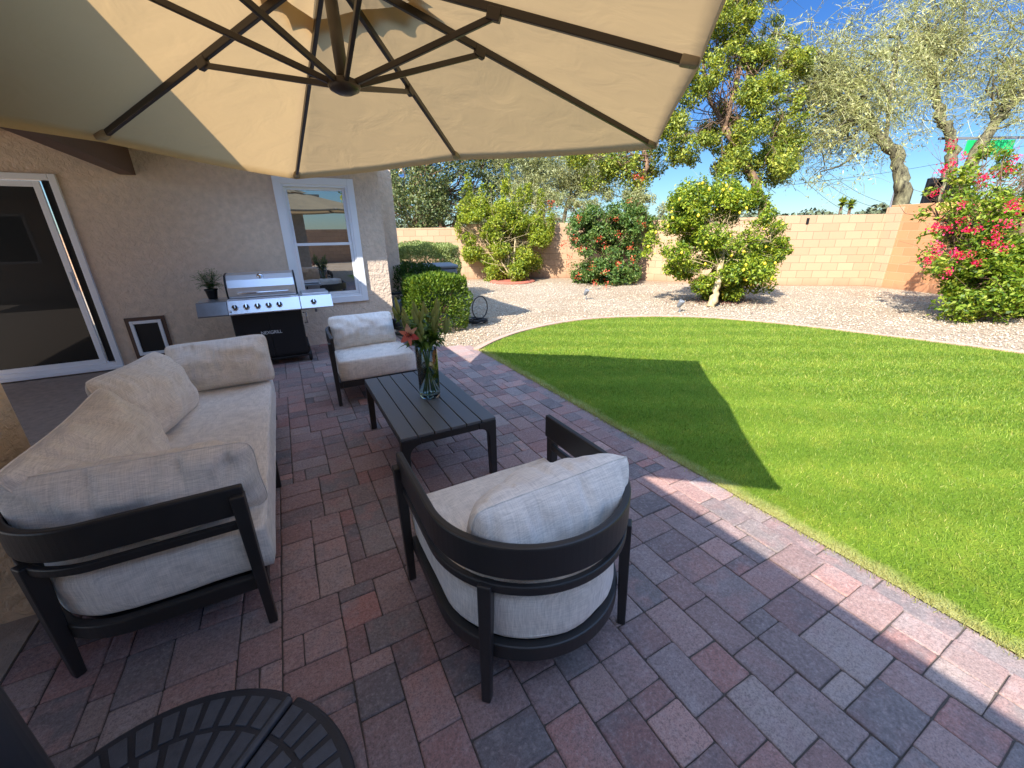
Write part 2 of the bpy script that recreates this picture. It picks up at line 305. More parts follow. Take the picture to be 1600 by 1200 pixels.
# ------------------------------------------------------------------ mesh builder
class MB:
    def __init__(s): s.v = []; s.f = []
    def add(s, vs, fs):
        k = len(s.v); s.v += [tuple(p) for p in vs]; s.f += [tuple(i + k for i in f) for f in fs]; return s
    def box(s, x0, x1, y0, y1, z0, z1, mat=None):
        vs = [(x, y, z) for z in (z0, z1) for y in (y0, y1) for x in (x0, x1)]
        if mat is not None: vs = [tuple(mat @ Vector(p)) for p in vs]
        return s.add(vs, [(0, 2, 3, 1), (4, 5, 7, 6), (0, 1, 5, 4), (2, 6, 7, 3), (0, 4, 6, 2), (1, 3, 7, 5)])
    def bar(s, a, b, w, h, up=(0, 0, 1), w2=None, h2=None):
        a = Vector(a); b = Vector(b); d = (b - a).normalized(); u = Vector(up)
        sx = d.cross(u)
        if sx.length < 1e-4: sx = Vector((1, 0, 0))
        sx.normalize(); u = sx.cross(d).normalized()
        w2 = w if w2 is None else w2; h2 = h if h2 is None else h2
        vs = []
        for p, ww, hh in ((a, w, h), (b, w2, h2)):
            for i, j in ((-1, -1), (1, -1), (1, 1), (-1, 1)): vs.append(p + sx * (i * ww / 2) + u * (j * hh / 2))
        return s.add(vs, [(0, 3, 2, 1), (4, 5, 6, 7), (0, 1, 5, 4), (1, 2, 6, 5), (2, 3, 7, 6), (3, 0, 4, 7)])
    def tube(s, pts, rad, n=8, closed=False, cap=True):
        pts = [Vector(p) for p in pts]; m = len(pts)
        if isinstance(rad, (int, float)): rad = [rad] * m
        vs = []; ref = None
        for i in range(m):
            if closed: d = pts[(i + 1) % m] - pts[i - 1]
            else: d = pts[min(i + 1, m - 1)] - pts[max(i - 1, 0)]
            d.normalize()
            if ref is None: ref = Vector((0, 0, 1)) if abs(d.z) < 0.9 else Vector((1, 0, 0))
            a = d.cross(ref)
            if a.length < 1e-5: a = d.orthogonal()
            a.normalize(); b = a.cross(d).normalized(); ref = b
            for k in range(n):
                t = 2 * PI * k / n; vs.append(pts[i] + (a * math.cos(t) + b * math.sin(t)) * rad[i])
        fs = []
        for i in range(m if closed else m - 1):
            j = (i + 1) % m
            for k in range(n):
                q = (k + 1) % n; fs.append((i * n + k, i * n + q, j * n + q, j * n + k))
        if cap and not closed: fs.append(tuple(range(n - 1, -1, -1))); fs.append(tuple((m - 1) * n + k for k in range(n)))
        return s.add(vs, fs)
    def lathe(s, prof, n=24, c=(0, 0, 0), mat=None, capb=True, capt=True):
        vs = []
        for r, z in prof:
            for k in range(n):
                t = 2 * PI * k / n; p = Vector((c[0] + r * math.cos(t), c[1] + r * math.sin(t), c[2] + z))
                vs.append(mat @ p if mat is not None else p)
        fs = [(i * n + k, i * n + (k + 1) % n, (i + 1) * n + (k + 1) % n, (i + 1) * n + k) for i in range(len(prof) - 1) for k in range(n)]
        if capb: fs.append(tuple(range(n - 1, -1, -1)))
        if capt: fs.append(tuple((len(prof) - 1) * n + k for k in range(n)))
        return s.add(vs, fs)
    def prism(s, poly, z0, z1, mat=None):
        n = len(poly); vs = [Vector((x, y, z0)) for x, y in poly] + [Vector((x, y, z1)) for x, y in poly]
        if mat is not None: vs = [mat @ p for p in vs]
        return s.add(vs, [tuple(range(n - 1, -1, -1)), tuple(range(n, 2 * n))] + [(i, (i + 1) % n, n + (i + 1) % n, n + i) for i in range(n)])
    def band(s, path, t, z0, z1, closed=False):
        """vertical strip of thickness t swept along a plan path"""
        P = [Vector((p[0], p[1], 0)) for p in path]; m = len(P); vs = []
        for i in range(m):
            d = (P[(i + 1) % m] - P[i - 1]) if closed else (P[min(i + 1, m - 1)] - P[max(i - 1, 0)])
            d.normalize(); nn = Vector((-d.y, d.x, 0)) * (t / 2)
            za, zb = (z0[i], z1[i]) if isinstance(z0, list) else (z0, z1)
            for q, z in ((P[i] - nn, za), (P[i] + nn, za), (P[i] + nn, zb), (P[i] - nn, zb)): vs.append((q.x, q.y, z))
        fs = []
        for i in range(m if closed else m - 1):
            j = (i + 1) % m
            for k in range(4):
                q = (k + 1) % 4; fs.append((i * 4 + k, i * 4 + q, j * 4 + q, j * 4 + k))
        if not closed: fs += [(3, 2, 1, 0), tuple((m - 1) * 4 + k for k in range(4))]
        return s.add(vs, fs)

def tag(o, label=None, cat=None, group=None, kind=None):
    if label: o['label'] = label
    if cat: o['category'] = cat
    if group: o['group'] = group
    if kind: o['kind'] = kind
    return o
def link(name, me, m, parent=None, smooth=False, bevel=0, segs=2):
    o = bpy.data.objects.new(name, me); COL.objects.link(o)
    if m is not None: me.materials.append(M[m] if isinstance(m, str) else m)
    if parent is not None: o.parent = parent
    if smooth: me.shade_smooth()
    if bevel:
        b = o.modifiers.new('Bevel', 'BEVEL'); b.width = bevel; b.segments = segs; b.limit_method = 'ANGLE'; b.angle_limit = R(35)
    return o
def obj(name, mb, m, parent=None, smooth=False, bevel=0, segs=2):
    me = bpy.data.meshes.new(name); me.from_pydata(mb.v, [], mb.f); me.validate(); me.update()
    return link(name, me, m, parent, smooth, bevel, segs)
def thing(name, loc=(0, 0, 0), rz=0, label=None, cat=None, group=None, kind=None):
    o = bpy.data.objects.new(name, None); COL.objects.link(o); o.location = loc; o.rotation_euler = (0, 0, rz)
    o.empty_display_size = 0.1
    return tag(o, label, cat, group, kind)
def np_mesh(name, verts, faces, m, parent=None, smooth=False):
    """verts (n,3) faces (k,q) all with q corners"""
    me = bpy.data.meshes.new(name); q = faces.shape[1]
    me.vertices.add(len(verts)); me.vertices.foreach_set('co', verts.astype(np.float32).ravel())
    me.loops.add(faces.size); me.loops.foreach_set('vertex_index', faces.astype(np.int32).ravel())
    me.polygons.add(len(faces)); me.polygons.foreach_set('loop_start', np.arange(0, faces.size, q, dtype=np.int32))
    me.update(calc_edges=True)
    return link(name, me, m, parent, smooth)
def copy_tree(o, parent=None):
    c = o.copy(); COL.objects.link(c); c.parent = parent
    for ch in list(o.children): copy_tree(ch, c)
    return c

# ------------------------------------------------------------------ camera (solved from the photograph's vanishing points)
YAW, PITCH, ROLL, FPX, CH = 0.49340457953879696, 0.35709436495803987, 0.013718287920675431, 634.6, 1.5
_f = Vector((math.sin(YAW) * math.cos(PITCH), math.cos(YAW) * math.cos(PITCH), -math.sin(PITCH)))
_r = Vector((math.cos(YAW), -math.sin(YAW), 0)); _d = _f.cross(_r)
_R = _r * math.cos(ROLL) + _d * math.sin(ROLL); _D = -_r * math.sin(ROLL) + _d * math.cos(ROLL)
cam = bpy.data.cameras.new('camera'); cam.sensor_width = 36; cam.lens = FPX / 1600 * 36; cam.clip_start = 0.02; cam.clip_end = 3000
co = bpy.data.objects.new('camera', cam); COL.objects.link(co)
co.matrix_world = Matrix(((_R.x, -_D.x, -_f.x, 0), (_R.y, -_D.y, -_f.y, 0), (_R.z, -_D.z, -_f.z, CH), (0, 0, 0, 1)))
scn.camera = co
def bear(px, py, depth):
    """world point seen at photo pixel (px,py) at a depth in metres: used once, to survey where things stand"""
    v = _R * ((px - 800) / FPX) + _D * ((py - 600) / FPX) + _f
    return Vector((0, 0, CH)) + v * depth

# ------------------------------------------------------------------ light
w = bpy.data.worlds.new('World'); scn.world = w; w.use_nodes = True
nt = w.node_tree; nt.nodes.clear()
sky = nt.nodes.new('ShaderNodeTexSky'); sky.sky_type = 'NISHITA'; sky.sun_disc = False
SUN = Vector((-1.0, -0.46, 1.0)).normalized()
sky.sun_elevation = math.asin(SUN.z); sky.sun_rotation = math.atan2(SUN.x, SUN.y)
sky.air_density = 1.0; sky.dust_density = 0.3; sky.ozone_density = 2.2
bg = nt.nodes.new('ShaderNodeBackground'); wo = nt.nodes.new('ShaderNodeOutputWorld')
bg.inputs[1].default_value = 0.15
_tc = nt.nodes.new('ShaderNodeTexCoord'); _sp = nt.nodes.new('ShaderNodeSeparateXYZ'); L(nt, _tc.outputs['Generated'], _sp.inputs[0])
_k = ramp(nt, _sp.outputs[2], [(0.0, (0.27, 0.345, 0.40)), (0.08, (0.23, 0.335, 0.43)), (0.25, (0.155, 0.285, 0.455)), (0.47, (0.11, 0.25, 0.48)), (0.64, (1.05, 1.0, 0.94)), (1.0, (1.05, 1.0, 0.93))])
_g = math_(nt, 'MULTIPLY_ADD', mixf(nt, _sp.outputs[2], 0.47, 0.8), 1.7, 1.0)  # overhead sky boosted above the part in view, added fill for the shade
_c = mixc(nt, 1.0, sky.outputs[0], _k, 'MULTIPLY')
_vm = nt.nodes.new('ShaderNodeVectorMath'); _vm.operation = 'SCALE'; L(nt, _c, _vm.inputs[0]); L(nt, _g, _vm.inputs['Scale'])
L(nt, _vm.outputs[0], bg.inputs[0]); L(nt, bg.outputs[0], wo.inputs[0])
sl = bpy.data.lights.new('sun', 'SUN'); sl.energy = 5.0; sl.angle = R(0.5); sl.color = (1.0, 0.95, 0.87)
so = bpy.data.objects.new('sun', sl); COL.objects.link(so)
so.rotation_euler = SUN.to_track_quat('Z', 'Y').to_euler(); so.location = (-20, -9, 20)
scn.view_settings.view_transform = 'Standard'; scn.view_settings.look = 'None'; scn.view_settings.exposure = 0
scn.cycles.max_bounces = 8; scn.cycles.transparent_max_bounces = 8; scn.cycles.use_denoising = True
scn.cycles.sample_clamp_indirect = 6; scn.cycles.film_exposure = 2.4

# ------------------------------------------------------------------ ground
def sheet(name, poly, z, m, thick=None):
    mb = MB()
    if thick: mb.prism(poly, z - thick, z)
    else: mb.add([(x, y, z) for x, y in poly], [tuple(range(len(poly)))])
    return tag(obj(name, mb, m), kind='structure')
sheet('ground', [(-400, -400), (400, -400), (400, 400), (-400, 400)], -0.06, 'darksoil')
sheet('gravel_yard', [(-30, -14), (16, -14), (17, 6), (6, 18), (-30, 17)], -0.012, 'gravel')
LAWN = [(2.15, -4.8), (2.15, 4.92), (2.62, 5.26), (3.24, 5.56), (4.0, 5.74), (4.8, 5.74), (5.62, 5.44), (6.38, 4.92), (6.9, 4.24), (7.25, 3.5), (7.5, 2.74), (7.70, 2.07), (7.88, 1.3), (8.02, 0.3), (8.05, -1.0), (7.8, -2.6), (6.9, -4.0), (5.5, -4.8)]
def smooth_closed(P, first, n=3):
    out = []
    for i in range(len(P) - 1):
        if i < first: out.append(P[i]); continue
        p0, p1, p2, p3 = [np.array(P[max(0, min(len(P) - 1, j))]) for j in (i - 1 if i > first else i, i, i + 1, i + 2)]
        for k in range(n):
            t = k / n; out.append(tuple(0.5 * ((2 * p1) + (-p0 + p2) * t + (2 * p0 - 5 * p1 + 4 * p2 - p3) * t * t + (-p0 + 3 * p1 - 3 * p2 + p3) * t ** 3)))
    out.append(P[-1]); return out
LAWNS = smooth_closed(LAWN, 1, 4)
sheet('lawn', LAWNS, 0.002, 'turf')
def inpoly(x, y, P):
    r = np.zeros(len(x), bool); j = len(P) - 1
    for i in range(len(P)):
        xi, yi = P[i]; xj, yj = P[j]
        c = ((yi > y) != (yj > y)) & (x < (xj - xi) * (y - yi) / (yj - yi + 1e-12) + xi); r ^= c; j = i
    return r
# flush masonry edging round the lawn
cur = LAWNS[1:]
_c = np.array(cur); _t = np.gradient(_c, axis=0); _t /= np.linalg.norm(_t, axis=1)[:, None]; _o = _c + np.stack([-_t[:, 1], _t[:, 0]], 1) * 0.05
mb = MB(); mb.band([tuple(p) for p in _o], 0.085, -0.02, 0.022)
tag(obj('lawn_edging', mb, 'curb', bevel=0.004), kind='structure')

# patio of mixed rectangular pavers
def build_pavers():
    U = 0.0745; X0, X1 = -1.16, 2.02; Y0, Y1 = -2.2, 6.43
    nx = int(round((X1 - X0) / U)); ny = int(round((Y1 - Y0) / U)); occ = np.zeros((nx, ny), bool)
    rects = []; rs = random.Random(11)
    kinds = [((2, 3), 4), ((3, 2), 5), ((2, 2), 4), ((1, 2), 1.0), ((2, 1), 1.6), ((3, 3), 1.2)]
    for j in range(ny):
        for i in range(nx):
            if occ[i, j]: continue
            opts = []
            for (a, b), wt in kinds:
                if i + a <= nx and j + b <= ny and not occ[i:i + a, j:j + b].any():
                    # no one-unit slots left beside a stone
                    if i + a < nx and not occ[i + a, j] and (i + a + 1 >= nx or occ[i + a + 1, j]): wt *= 0.08
                    opts.append(((a, b), wt))
            if not opts: opts = [((1, 1), 1)]
            (a, b), = rs.choices([o[0] for o in opts], [o[1] for o in opts])
            occ[i:i + a, j:j + b] = True; rects.append((X0 + i * U, Y0 + j * U, a * U, b * U))
    # border course along the lawn
    y = -2.2
    while y < 5.3:
        l = rs.choice([0.155, 0.23, 0.23, 0.23, 0.27]); rects.append((X1, y, 0.13, l)); y += l
    mb = MB()
    for x, y, a, b in rects:
        cx, cy = x + a / 2, y + b / 2
        if cx > 1.36 and cy > 5.62 - (cx - 1.36) * 0.62: continue
        g = 0.0016 + rs.random() * 0.0012; hx, hy = a / 2 - g, b / 2 - g
        ang = rs.gauss(0, 0.006); dz = rs.gauss(0, 0.0014); tx, ty = rs.gauss(0, 0.004), rs.gauss(0, 0.004)
        k = 3; per = []
        for s in range(4):
            hh_ = hx if s % 2 == 0 else hy; e1 = 1 - 0.009 / hh_; e2 = 1 - 0.003 / hh_
            for t in (-1, -e2, -e1, -0.35, 0.35, e1, e2):
                p = [(t * hx, -hy), (hx, t * hy), (-t * hx, hy), (-hx, -t * hy)][s]
                if abs(t) >= 1: p = (p[0] * (1 - 0.0022 / hx), p[1] * (1 - 0.0022 / hy))
                elif abs(t) >= e2: p = (p[0] * (1 - 0.0008 / hx), p[1] * (1 - 0.0008 / hy))
                per.append((p[0] + rs.gauss(0, 0.0006), p[1] + rs.gauss(0, 0.0006)))
        n = len(per); ca, sa = math.cos(ang), math.sin(ang); vs = []
        for lvl, (ins, z) in enumerate(((0.0, -0.03), (0.0, -0.0032), (0.0022, -0.0007), (0.008, 0.0))):
            for px, py in per:
                fx = px * (1 - ins / hx); fy = py * (1 - ins / hy)
                zz = z + dz + (fx * tx + fy * ty if lvl else 0) + (rs.gauss(0, 0.0004) if lvl else 0)
                vs.append((cx + fx * ca - fy * sa, cy + fx * sa + fy * ca, zz))
        fs = [(l * n + i, l * n + (i + 1) % n, (l + 1) * n + (i + 1) % n, (l + 1) * n + i) for l in range(3) for i in range(n)]
        fs.append(tuple(3 * n + i for i in range(n)))
        mb.add(vs, fs)
    o = obj('paver_patio', mb, 'paver', smooth=False); tag(o, kind='structure')
    for p in o.data.polygons: p.use_smooth = len(p.vertices) == 4
build_pavers()
sheet('joint_sand_bed', [(-1.17, -2.3), (2.15, -2.3), (2.15, 5.1), (1.5, 5.5), (1.38, 6.6), (-1.17, 6.6)], -0.006, 'joint')
sheet('concrete_slab', [(-7, -2.2), (-1.165, -2.2), (-1.165, 6.6), (-7, 6.6)], 0.004, 'concrete', 0.05)

# turf blades
def build_grass():
    def zone(n, x0, x1, y0, y1, dmin, dmax, hgt, wid):
        x = RNG.uniform(x0, x1, n); y = RNG.uniform(y0, y1, n); d = np.hypot(x, y)
        k = inpoly(x, y, LAWNS) & (d >= dmin) & (d < dmax); return x[k], y[k], np.full(k.sum(), hgt), np.full(k.sum(), wid)
    zs = [zone(210000, 2.1, 5.2, -1.2, 5.4, 0, 4.6, 0.017, 0.0034), zone(330000, 2.1, 8.2, -2.5, 5.9, 4.6, 11, 0.021, 0.0060)]
    # ragged tufts hanging over the pavers' edge
    n = 5000; xe = RNG.normal(2.155, 0.022, n); ye = RNG.uniform(-1.2, 4.95, n); zs.append((xe, ye, np.full(n, 0.022), np.full(n, 0.003)))
    x, y, h, wd = [np.concatenate(c) for c in zip(*zs)]; n = len(x)
    h = h * RNG.uniform(0.55, 1.35, n); a = RNG.uniform(0, 2 * PI, n); la = RNG.uniform(0, 2 * PI, n); ln = RNG.uniform(0.1, 0.9, n) * h
    dx, dy = np.cos(a) * wd / 2, np.sin(a) * wd / 2; ox, oy = np.cos(la) * ln, np.sin(la) * ln
    z0 = np.full(n, 0.0)
    v = np.empty((n, 4, 3)); v[:, 0] = np.stack([x - dx, y - dy, z0], 1); v[:, 1] = np.stack([x + dx, y + dy, z0], 1)
    v[:, 2] = np.stack([x + ox + dx * 0.35, y + oy + dy * 0.35, h], 1); v[:, 3] = np.stack([x + ox - dx * 0.35, y + oy - dy * 0.35, h], 1)
    f = np.arange(n * 4).reshape(n, 4)
    tag(np_mesh('grass', v.reshape(-1, 3), f, 'blade'), 'short bright green turf mown in faint diagonal bands', 'grass', kind='stuff')
build_grass()

# loose gravel stones
def build_stones():
    n = 60000; x = RNG.uniform(0.6, 13.5, n); y = RNG.uniform(-1, 14, n); d = np.hypot(x, y)
    LB = np.array(LAWNS); cen = LB.mean(0); big = [tuple(cen + (p - cen) * 1.045) for p in LB]
    k = ~inpoly(x, y, big) & (x > 1.4) & ((x > 2.26) | (y > 5.72 - (x - 1.36) * 0.62)) & (x + y * 1.05 < 19) & ((x > 1.5) | (y > 8)) & (RNG.random(n) < np.clip(10.5 / (d + 0.1) - 0.3, 0.1, 1))
    x, y = x[k], y[k]; n = len(x)
    ico = np.array([(0, 0, 1), (.9, 0, .45), (.28, .85, .45), (-.72, .53, .45), (-.72, -.53, .45), (.28, -.85, .45), (.72, .53, -.45), (-.28, .85, -.45), (-.9, 0, -.45), (-.28, -.85, -.45), (.72, -.53, -.45), (0, 0, -1)])
    F = np.array([(0, 1, 2), (0, 2, 3), (0, 3, 4), (0, 4, 5), (0, 5, 1), (1, 6, 2), (2, 7, 3), (3, 8, 4), (4, 9, 5), (5, 10, 1), (6, 7, 2), (7, 8, 3), (8, 9, 4), (9, 10, 5), (10, 6, 1)])
    s = RNG.uniform(0.007, 0.016, n)[:, None, None] * RNG.uniform(0.7, 1.3, (n, 1, 3)) * np.array([1, 1, 0.7])
    a = RNG.uniform(0, 2 * PI, n); c, sn = np.cos(a), np.sin(a)
    v = ico[None] * s * RNG.uniform(0.85, 1.15, (n, 12, 1)); vx = v[:, :, 0] * c[:, None] - v[:, :, 1] * sn[:, None]; vy = v[:, :, 0] * sn[:, None] + v[:, :, 1] * c[:, None]
    v = np.stack([vx + x[:, None], vy + y[:, None], v[:, :, 2] + 0.0], 2)
    f = (F[None] + (np.arange(n) * 12)[:, None, None]).reshape(-1, 3)
    tag(np_mesh('gravel_stones', v.reshape(-1, 3), f, 'stone', smooth=True), 'loose pale pea gravel between the lawn and the block wall', 'gravel', kind='stuff')
build_stones()

# ------------------------------------------------------------------ house
YW = 6.43
house = thing('house', (0, YW, 0), 0, 'tan stucco house wall behind the grill, with glass sliding door, window and pet door', 'house')
def hpart(name, mb, m, parent=house, **kw):
    o = obj(name, mb, m, parent, **kw)
    if parent is house: o.location = (0, -YW, 0)
    return o
mb = MB()  # wall with openings: door X -5.1..-1.92, window X .07..1.03 z .58..2.2, pet door
XD0, XD1, ZD0, ZD1 = -4.6, -1.92, 0.03, 2.13
XW0, XW1, ZW0, ZW1 = 0.12, 0.98, 0.64, 2.15
T = 0.22
def wallbox(x0, x1, z0, z1): mb.box(x0, x1, YW, YW + T, z0, z1)
wallbox(-8, XD0, -0.05, 2.499); wallbox(XD0, XD1, -0.05, ZD0); wallbox(XD0, XD1, ZD1, 2.499)
wallbox(XD1, XW0, -0.05, 2.499); wallbox(XW0, XW1, -0.05, ZW0); wallbox(XW0, XW1, ZW1, 2.499); wallbox(XW1, 1.38, -0.05, 2.499)
mb.box(1.16, 1.38, YW + T, 9, -0.05, 2.499)
hpart('wall', mb, 'stucco')
mb = MB().box(1.38, 1.85, 7.6, 9, -0.05, 2.499); hpart('wall', mb, 'stucco', bevel=0.01)
mb = MB().box(-8, 1.5, 5.8, 9.0, 2.5, 2.62); hpart('roof', mb, 'soffit')
mb = MB().box(-8, 1.505, 5.795, 9.005, 2.625, 2.8); hpart('roof', mb, 'shingle')
# patio cover: eave board, soffit, post, beams
RZ = 2.42
mb = MB(); mb.add([(-0.775, -3, RZ + .05), (-0.775, 5.79, RZ + .05), (-6.5, 5.79, RZ + 1.1), (-6.5, -3, RZ + 1.1), (-0.775, -3, RZ + .12), (-0.775, 5.79, RZ + .12), (-6.5, 5.79, RZ + 1.2), (-6.5, -3, RZ + 1.2)],
    [(0, 1, 2, 3), (7, 6, 5, 4), (0, 4, 5, 1), (1, 5, 6, 2), (2, 6, 7, 3), (3, 7, 4, 0)]); hpart('patio_roof', mb, 'soffit')
mb = MB().box(-0.77, -0.73, -3, 5.79, RZ - .02, RZ + .13); hpart('fascia_board', mb, 'brown')
mb = MB().box(-1.40, -1.255, -3, YW - 0.003, 2.15, 2.44); hpart('beam', mb, 'brown', bevel=0.006)
for yy in (5.95, 4.75, 3.55, 2.35, 1.15):
    mb = MB().bar((-0.79, yy, RZ + .0), (-3.9, yy, RZ + .6), 0.06, 0.13); hpart('rafter', mb, 'brown')
mb = MB().box(-1.56, -1.15, 2.10, 2.50, -0.02, 2.148); hpart('column', mb, 'stucco_col', bevel=0.025, segs=3)
mb = MB().box(-1.56, -1.15, -2.4, -2.0, -0.02, 2.148); hpart('column', mb, 'stucco_col', bevel=0.025, segs=3)
# window
wn_ = thing('window', (0, 0, 0)); wn_.parent = house; wn_.location = (0, -YW, 0)
def frame_rect(mb, x0, x1, z0, z1, w, y0, y1, wb=None):
    wb = w if wb is None else wb
    mb.box(x0, x0 + w, y0, y1, z0, z1); mb.box(x1 - w, x1, y0, y1, z0, z1)
    mb.box(x0 + w, x1 - w, y0, y1, z1 - w, z1); mb.box(x0 + w, x1 - w, y0, y1, z0, z0 + wb); return mb
obj('trim', frame_rect(MB(), 0.065, 1.035, 0.578, 2.205, 0.085, YW - 0.028, YW + 0.02), 'white', wn_, bevel=0.004)
obj('frame', frame_rect(MB(), 0.14, 0.96, 0.655, 2.13, 0.04, YW - 0.012, YW + 0.09), 'white', wn_, bevel=0.004)
obj('sash', frame_rect(MB(), 0.182, 0.918, 1.36, 2.09, 0.035, YW + 0.035, YW + 0.075), 'white', wn_, bevel=0.003)
obj('sash', frame_rect(MB(), 0.182, 0.918, 0.70, 1.40, 0.035, YW + 0.0, YW + 0.034), 'white', wn_, bevel=0.003)
obj('pane', MB().box(0.212, 0.89, YW + 0.052, YW + 0.056, 1.39, 2.06), 'pane', wn_)
obj('pane', MB().box(0.212, 0.89, YW + 0.016, YW + 0.020, 0.73, 1.37), 'pane', wn_)
# sliding door
sd = thing('sliding_door'); sd.parent = house; sd.location = (0, -YW, 0)
obj('door_frame', frame_rect(MB(), -4.62, -1.915, 0.03, 2.13, 0.06, YW - 0.035, YW + 0.1, 0.07), 'white', sd, bevel=0.006)
obj('door_panel', frame_rect(MB(), -3.2, -2.06, 0.095, 2.06, 0.055, YW - 0.01, YW + 0.02), 'white', sd, bevel=0.004)
obj('door_panel', frame_rect(MB(), -4.56, -2.93, 0.10, 2.055, 0.06, YW + 0.035, YW + 0.065), 'acgrey', sd, bevel=0.004)
obj('pane', MB().box(-3.15, -2.11, YW + 0.003, YW + 0.008, 0.14, 2.01), 'doorpane', sd)
obj('pane', MB().box(-4.51, -2.98, YW + 0.048, YW + 0.053, 0.15, 2.0), 'doorpane', sd)
obj('jamb_gap', MB().box(-2.06, -1.97, YW + 0.05, YW + 0.09, 0.10, 2.07), 'blackmetal', sd)
obj('handle', MB().bar((-2.085, YW - 0.03, 0.95), (-2.085, YW - 0.03, 1.15), 0.025, 0.03), 'white', sd, bevel=0.004)
obj('sill', MB().box(-4.62, -1.915, YW - 0.06, YW - 0.036, 0.02, 0.055), 'white', sd, bevel=0.003)
# pet door
pd = thing('pet_door'); pd.parent = house; pd.location = (0, -YW, 0)
obj('surround', frame_rect(MB(), -1.775, -1.395, 0.10, 0.60, 0.04, YW - 0.022, YW), 'brown', pd, bevel=0.003)
obj('frame', frame_rect(MB(), -1.735, -1.435, 0.14, 0.56, 0.035, YW - 0.036, YW - 0.001), 'white', pd, bevel=0.004)
obj('flap', MB().box(-1.70, -1.47, YW - 0.012, YW - 0.004, 0.175, 0.525), 'blackmetal', pd)

# unseen wing added behind the viewer for patio corner shade and window reflections
wing = thing('added_wing', (0, -3, 0), 0, 'unseen rear wing added to the tan house to shade the near corner of the patio', 'house')
w1 = obj('wall', MB().box(-8, 0.85, -8, -2.6, 0, 2.44), 'stucco', wing); w1.location = (0, 3, 0)
for x0 in (-6.6, -4.9, -2.6):  # windows added on the wing for the sliding door glass to reflect
    wq = obj('window', frame_rect(MB(), x0, x0 + 1.15, 0.15 if x0 > -5 else 0.9, 2.1, 0.07, -2.66, -2.58), 'white', wing, bevel=0.004); wq.location = (0, 3, 0)
    wp = obj('pane', MB().box(x0 + 0.07, x0 + 1.08, -2.62, -2.60, 0.22 if x0 > -5 else 0.97, 2.03), 'doorpane', wq)
w2 = obj('roof', MB().box(-8.2, 1.30, -8.3, -1.30, 2.45, 2.62), 'soffit', wing); w2.location = (0, 3, 0)

# ------------------------------------------------------------------ block wall
bw = thing('block_wall', (9.8, 9.2, 0), 0, 'long tan concrete block wall along the back of the gravel yard', 'wall')
def wall_seg(name, a, b, z1, m, parent, th=0.2, z0=-0.05):
    ax, ay = a; bx, by = b; l = math.hypot(bx - ax, by - ay)
    o = obj(name, MB().box(0, l, 0, th, z0, z1), m, parent, bevel=0.008)
    o.location = (ax - parent.location.x, ay - parent.location.y, 0); o.rotation_euler = (0, 0, math.atan2(by - ay, bx - ax)); return o
K0, K1, K2, K3 = (-6.0, 17.4), (3.4, 14.7), (11.6, 7.2), (14.09, 5.41)
wall_seg('wall_section', K0, K1, 1.62, 'block', bw); wall_seg('wall_section', K1, (5.6, 13.5), 1.68, 'block', bw); wall_seg('wall_section', (5.6, 13.5), (9.3, 11.5), 1.78, 'block', bw); wall_seg('wall_section', (9.3, 11.5), K2, 1.80, 'block', bw); wall_seg('wall_section', K2, K3, 1.83, 'block', bw)
sc_ = obj('scupper', MB().box(1.15, 1.22, -0.006, 0.01, 1.60, 1.76), 'blackmetal', bw); sc_.location = (K2[0] - 9.8, K2[1] - 9.2, 0); sc_.rotation_euler = (0, 0, math.atan2(K3[1] - K2[1], K3[0] - K2[0]))
bw2 = thing('block_wall', (14.2, 3, 0), 0, 'taller orange block wall with a yellow cap block behind the bougainvillea', 'wall')
wall_seg('wall_section', (14.09, 5.36), (13.1, 2.1), 2.03, 'block_o', bw2, 0.22)
wall_seg('wall_section', (13.1, 2.1), (12.9, -14), 2.03, 'block_o', bw2, 0.22)
o = obj('pilaster', MB().box(-0.03, 0.38, -0.025, 0.26, -0.05, 1.98), 'block', bw2, bevel=0.008); o.location = (14.09 - 14.2, 5.40 - 3, 0); o.rotation_euler = (0, 0, math.atan2(-3.3, -1.0) + 0.0)
cy = Vector((13.1 - 14.09, 2.1 - 5.36)).normalized()
o = obj('cap_block', MB().box(1.0, 1.95, -0.004, 0.224, 1.84, 2.034), 'block_y', bw2, bevel=0.006); o.location = (14.09 - 14.2, 5.36 - 3, 0); o.rotation_euler = (0, 0, math.atan2(cy.y, cy.x))
bw3 = thing('block_wall', (0, -14, 0), 0, 'far tan block wall closing the yard behind the house wing', 'wall')
wall_seg('wall_section', (12.9, -13.9), (-12, -13.9), 1.8, 'block', bw3)

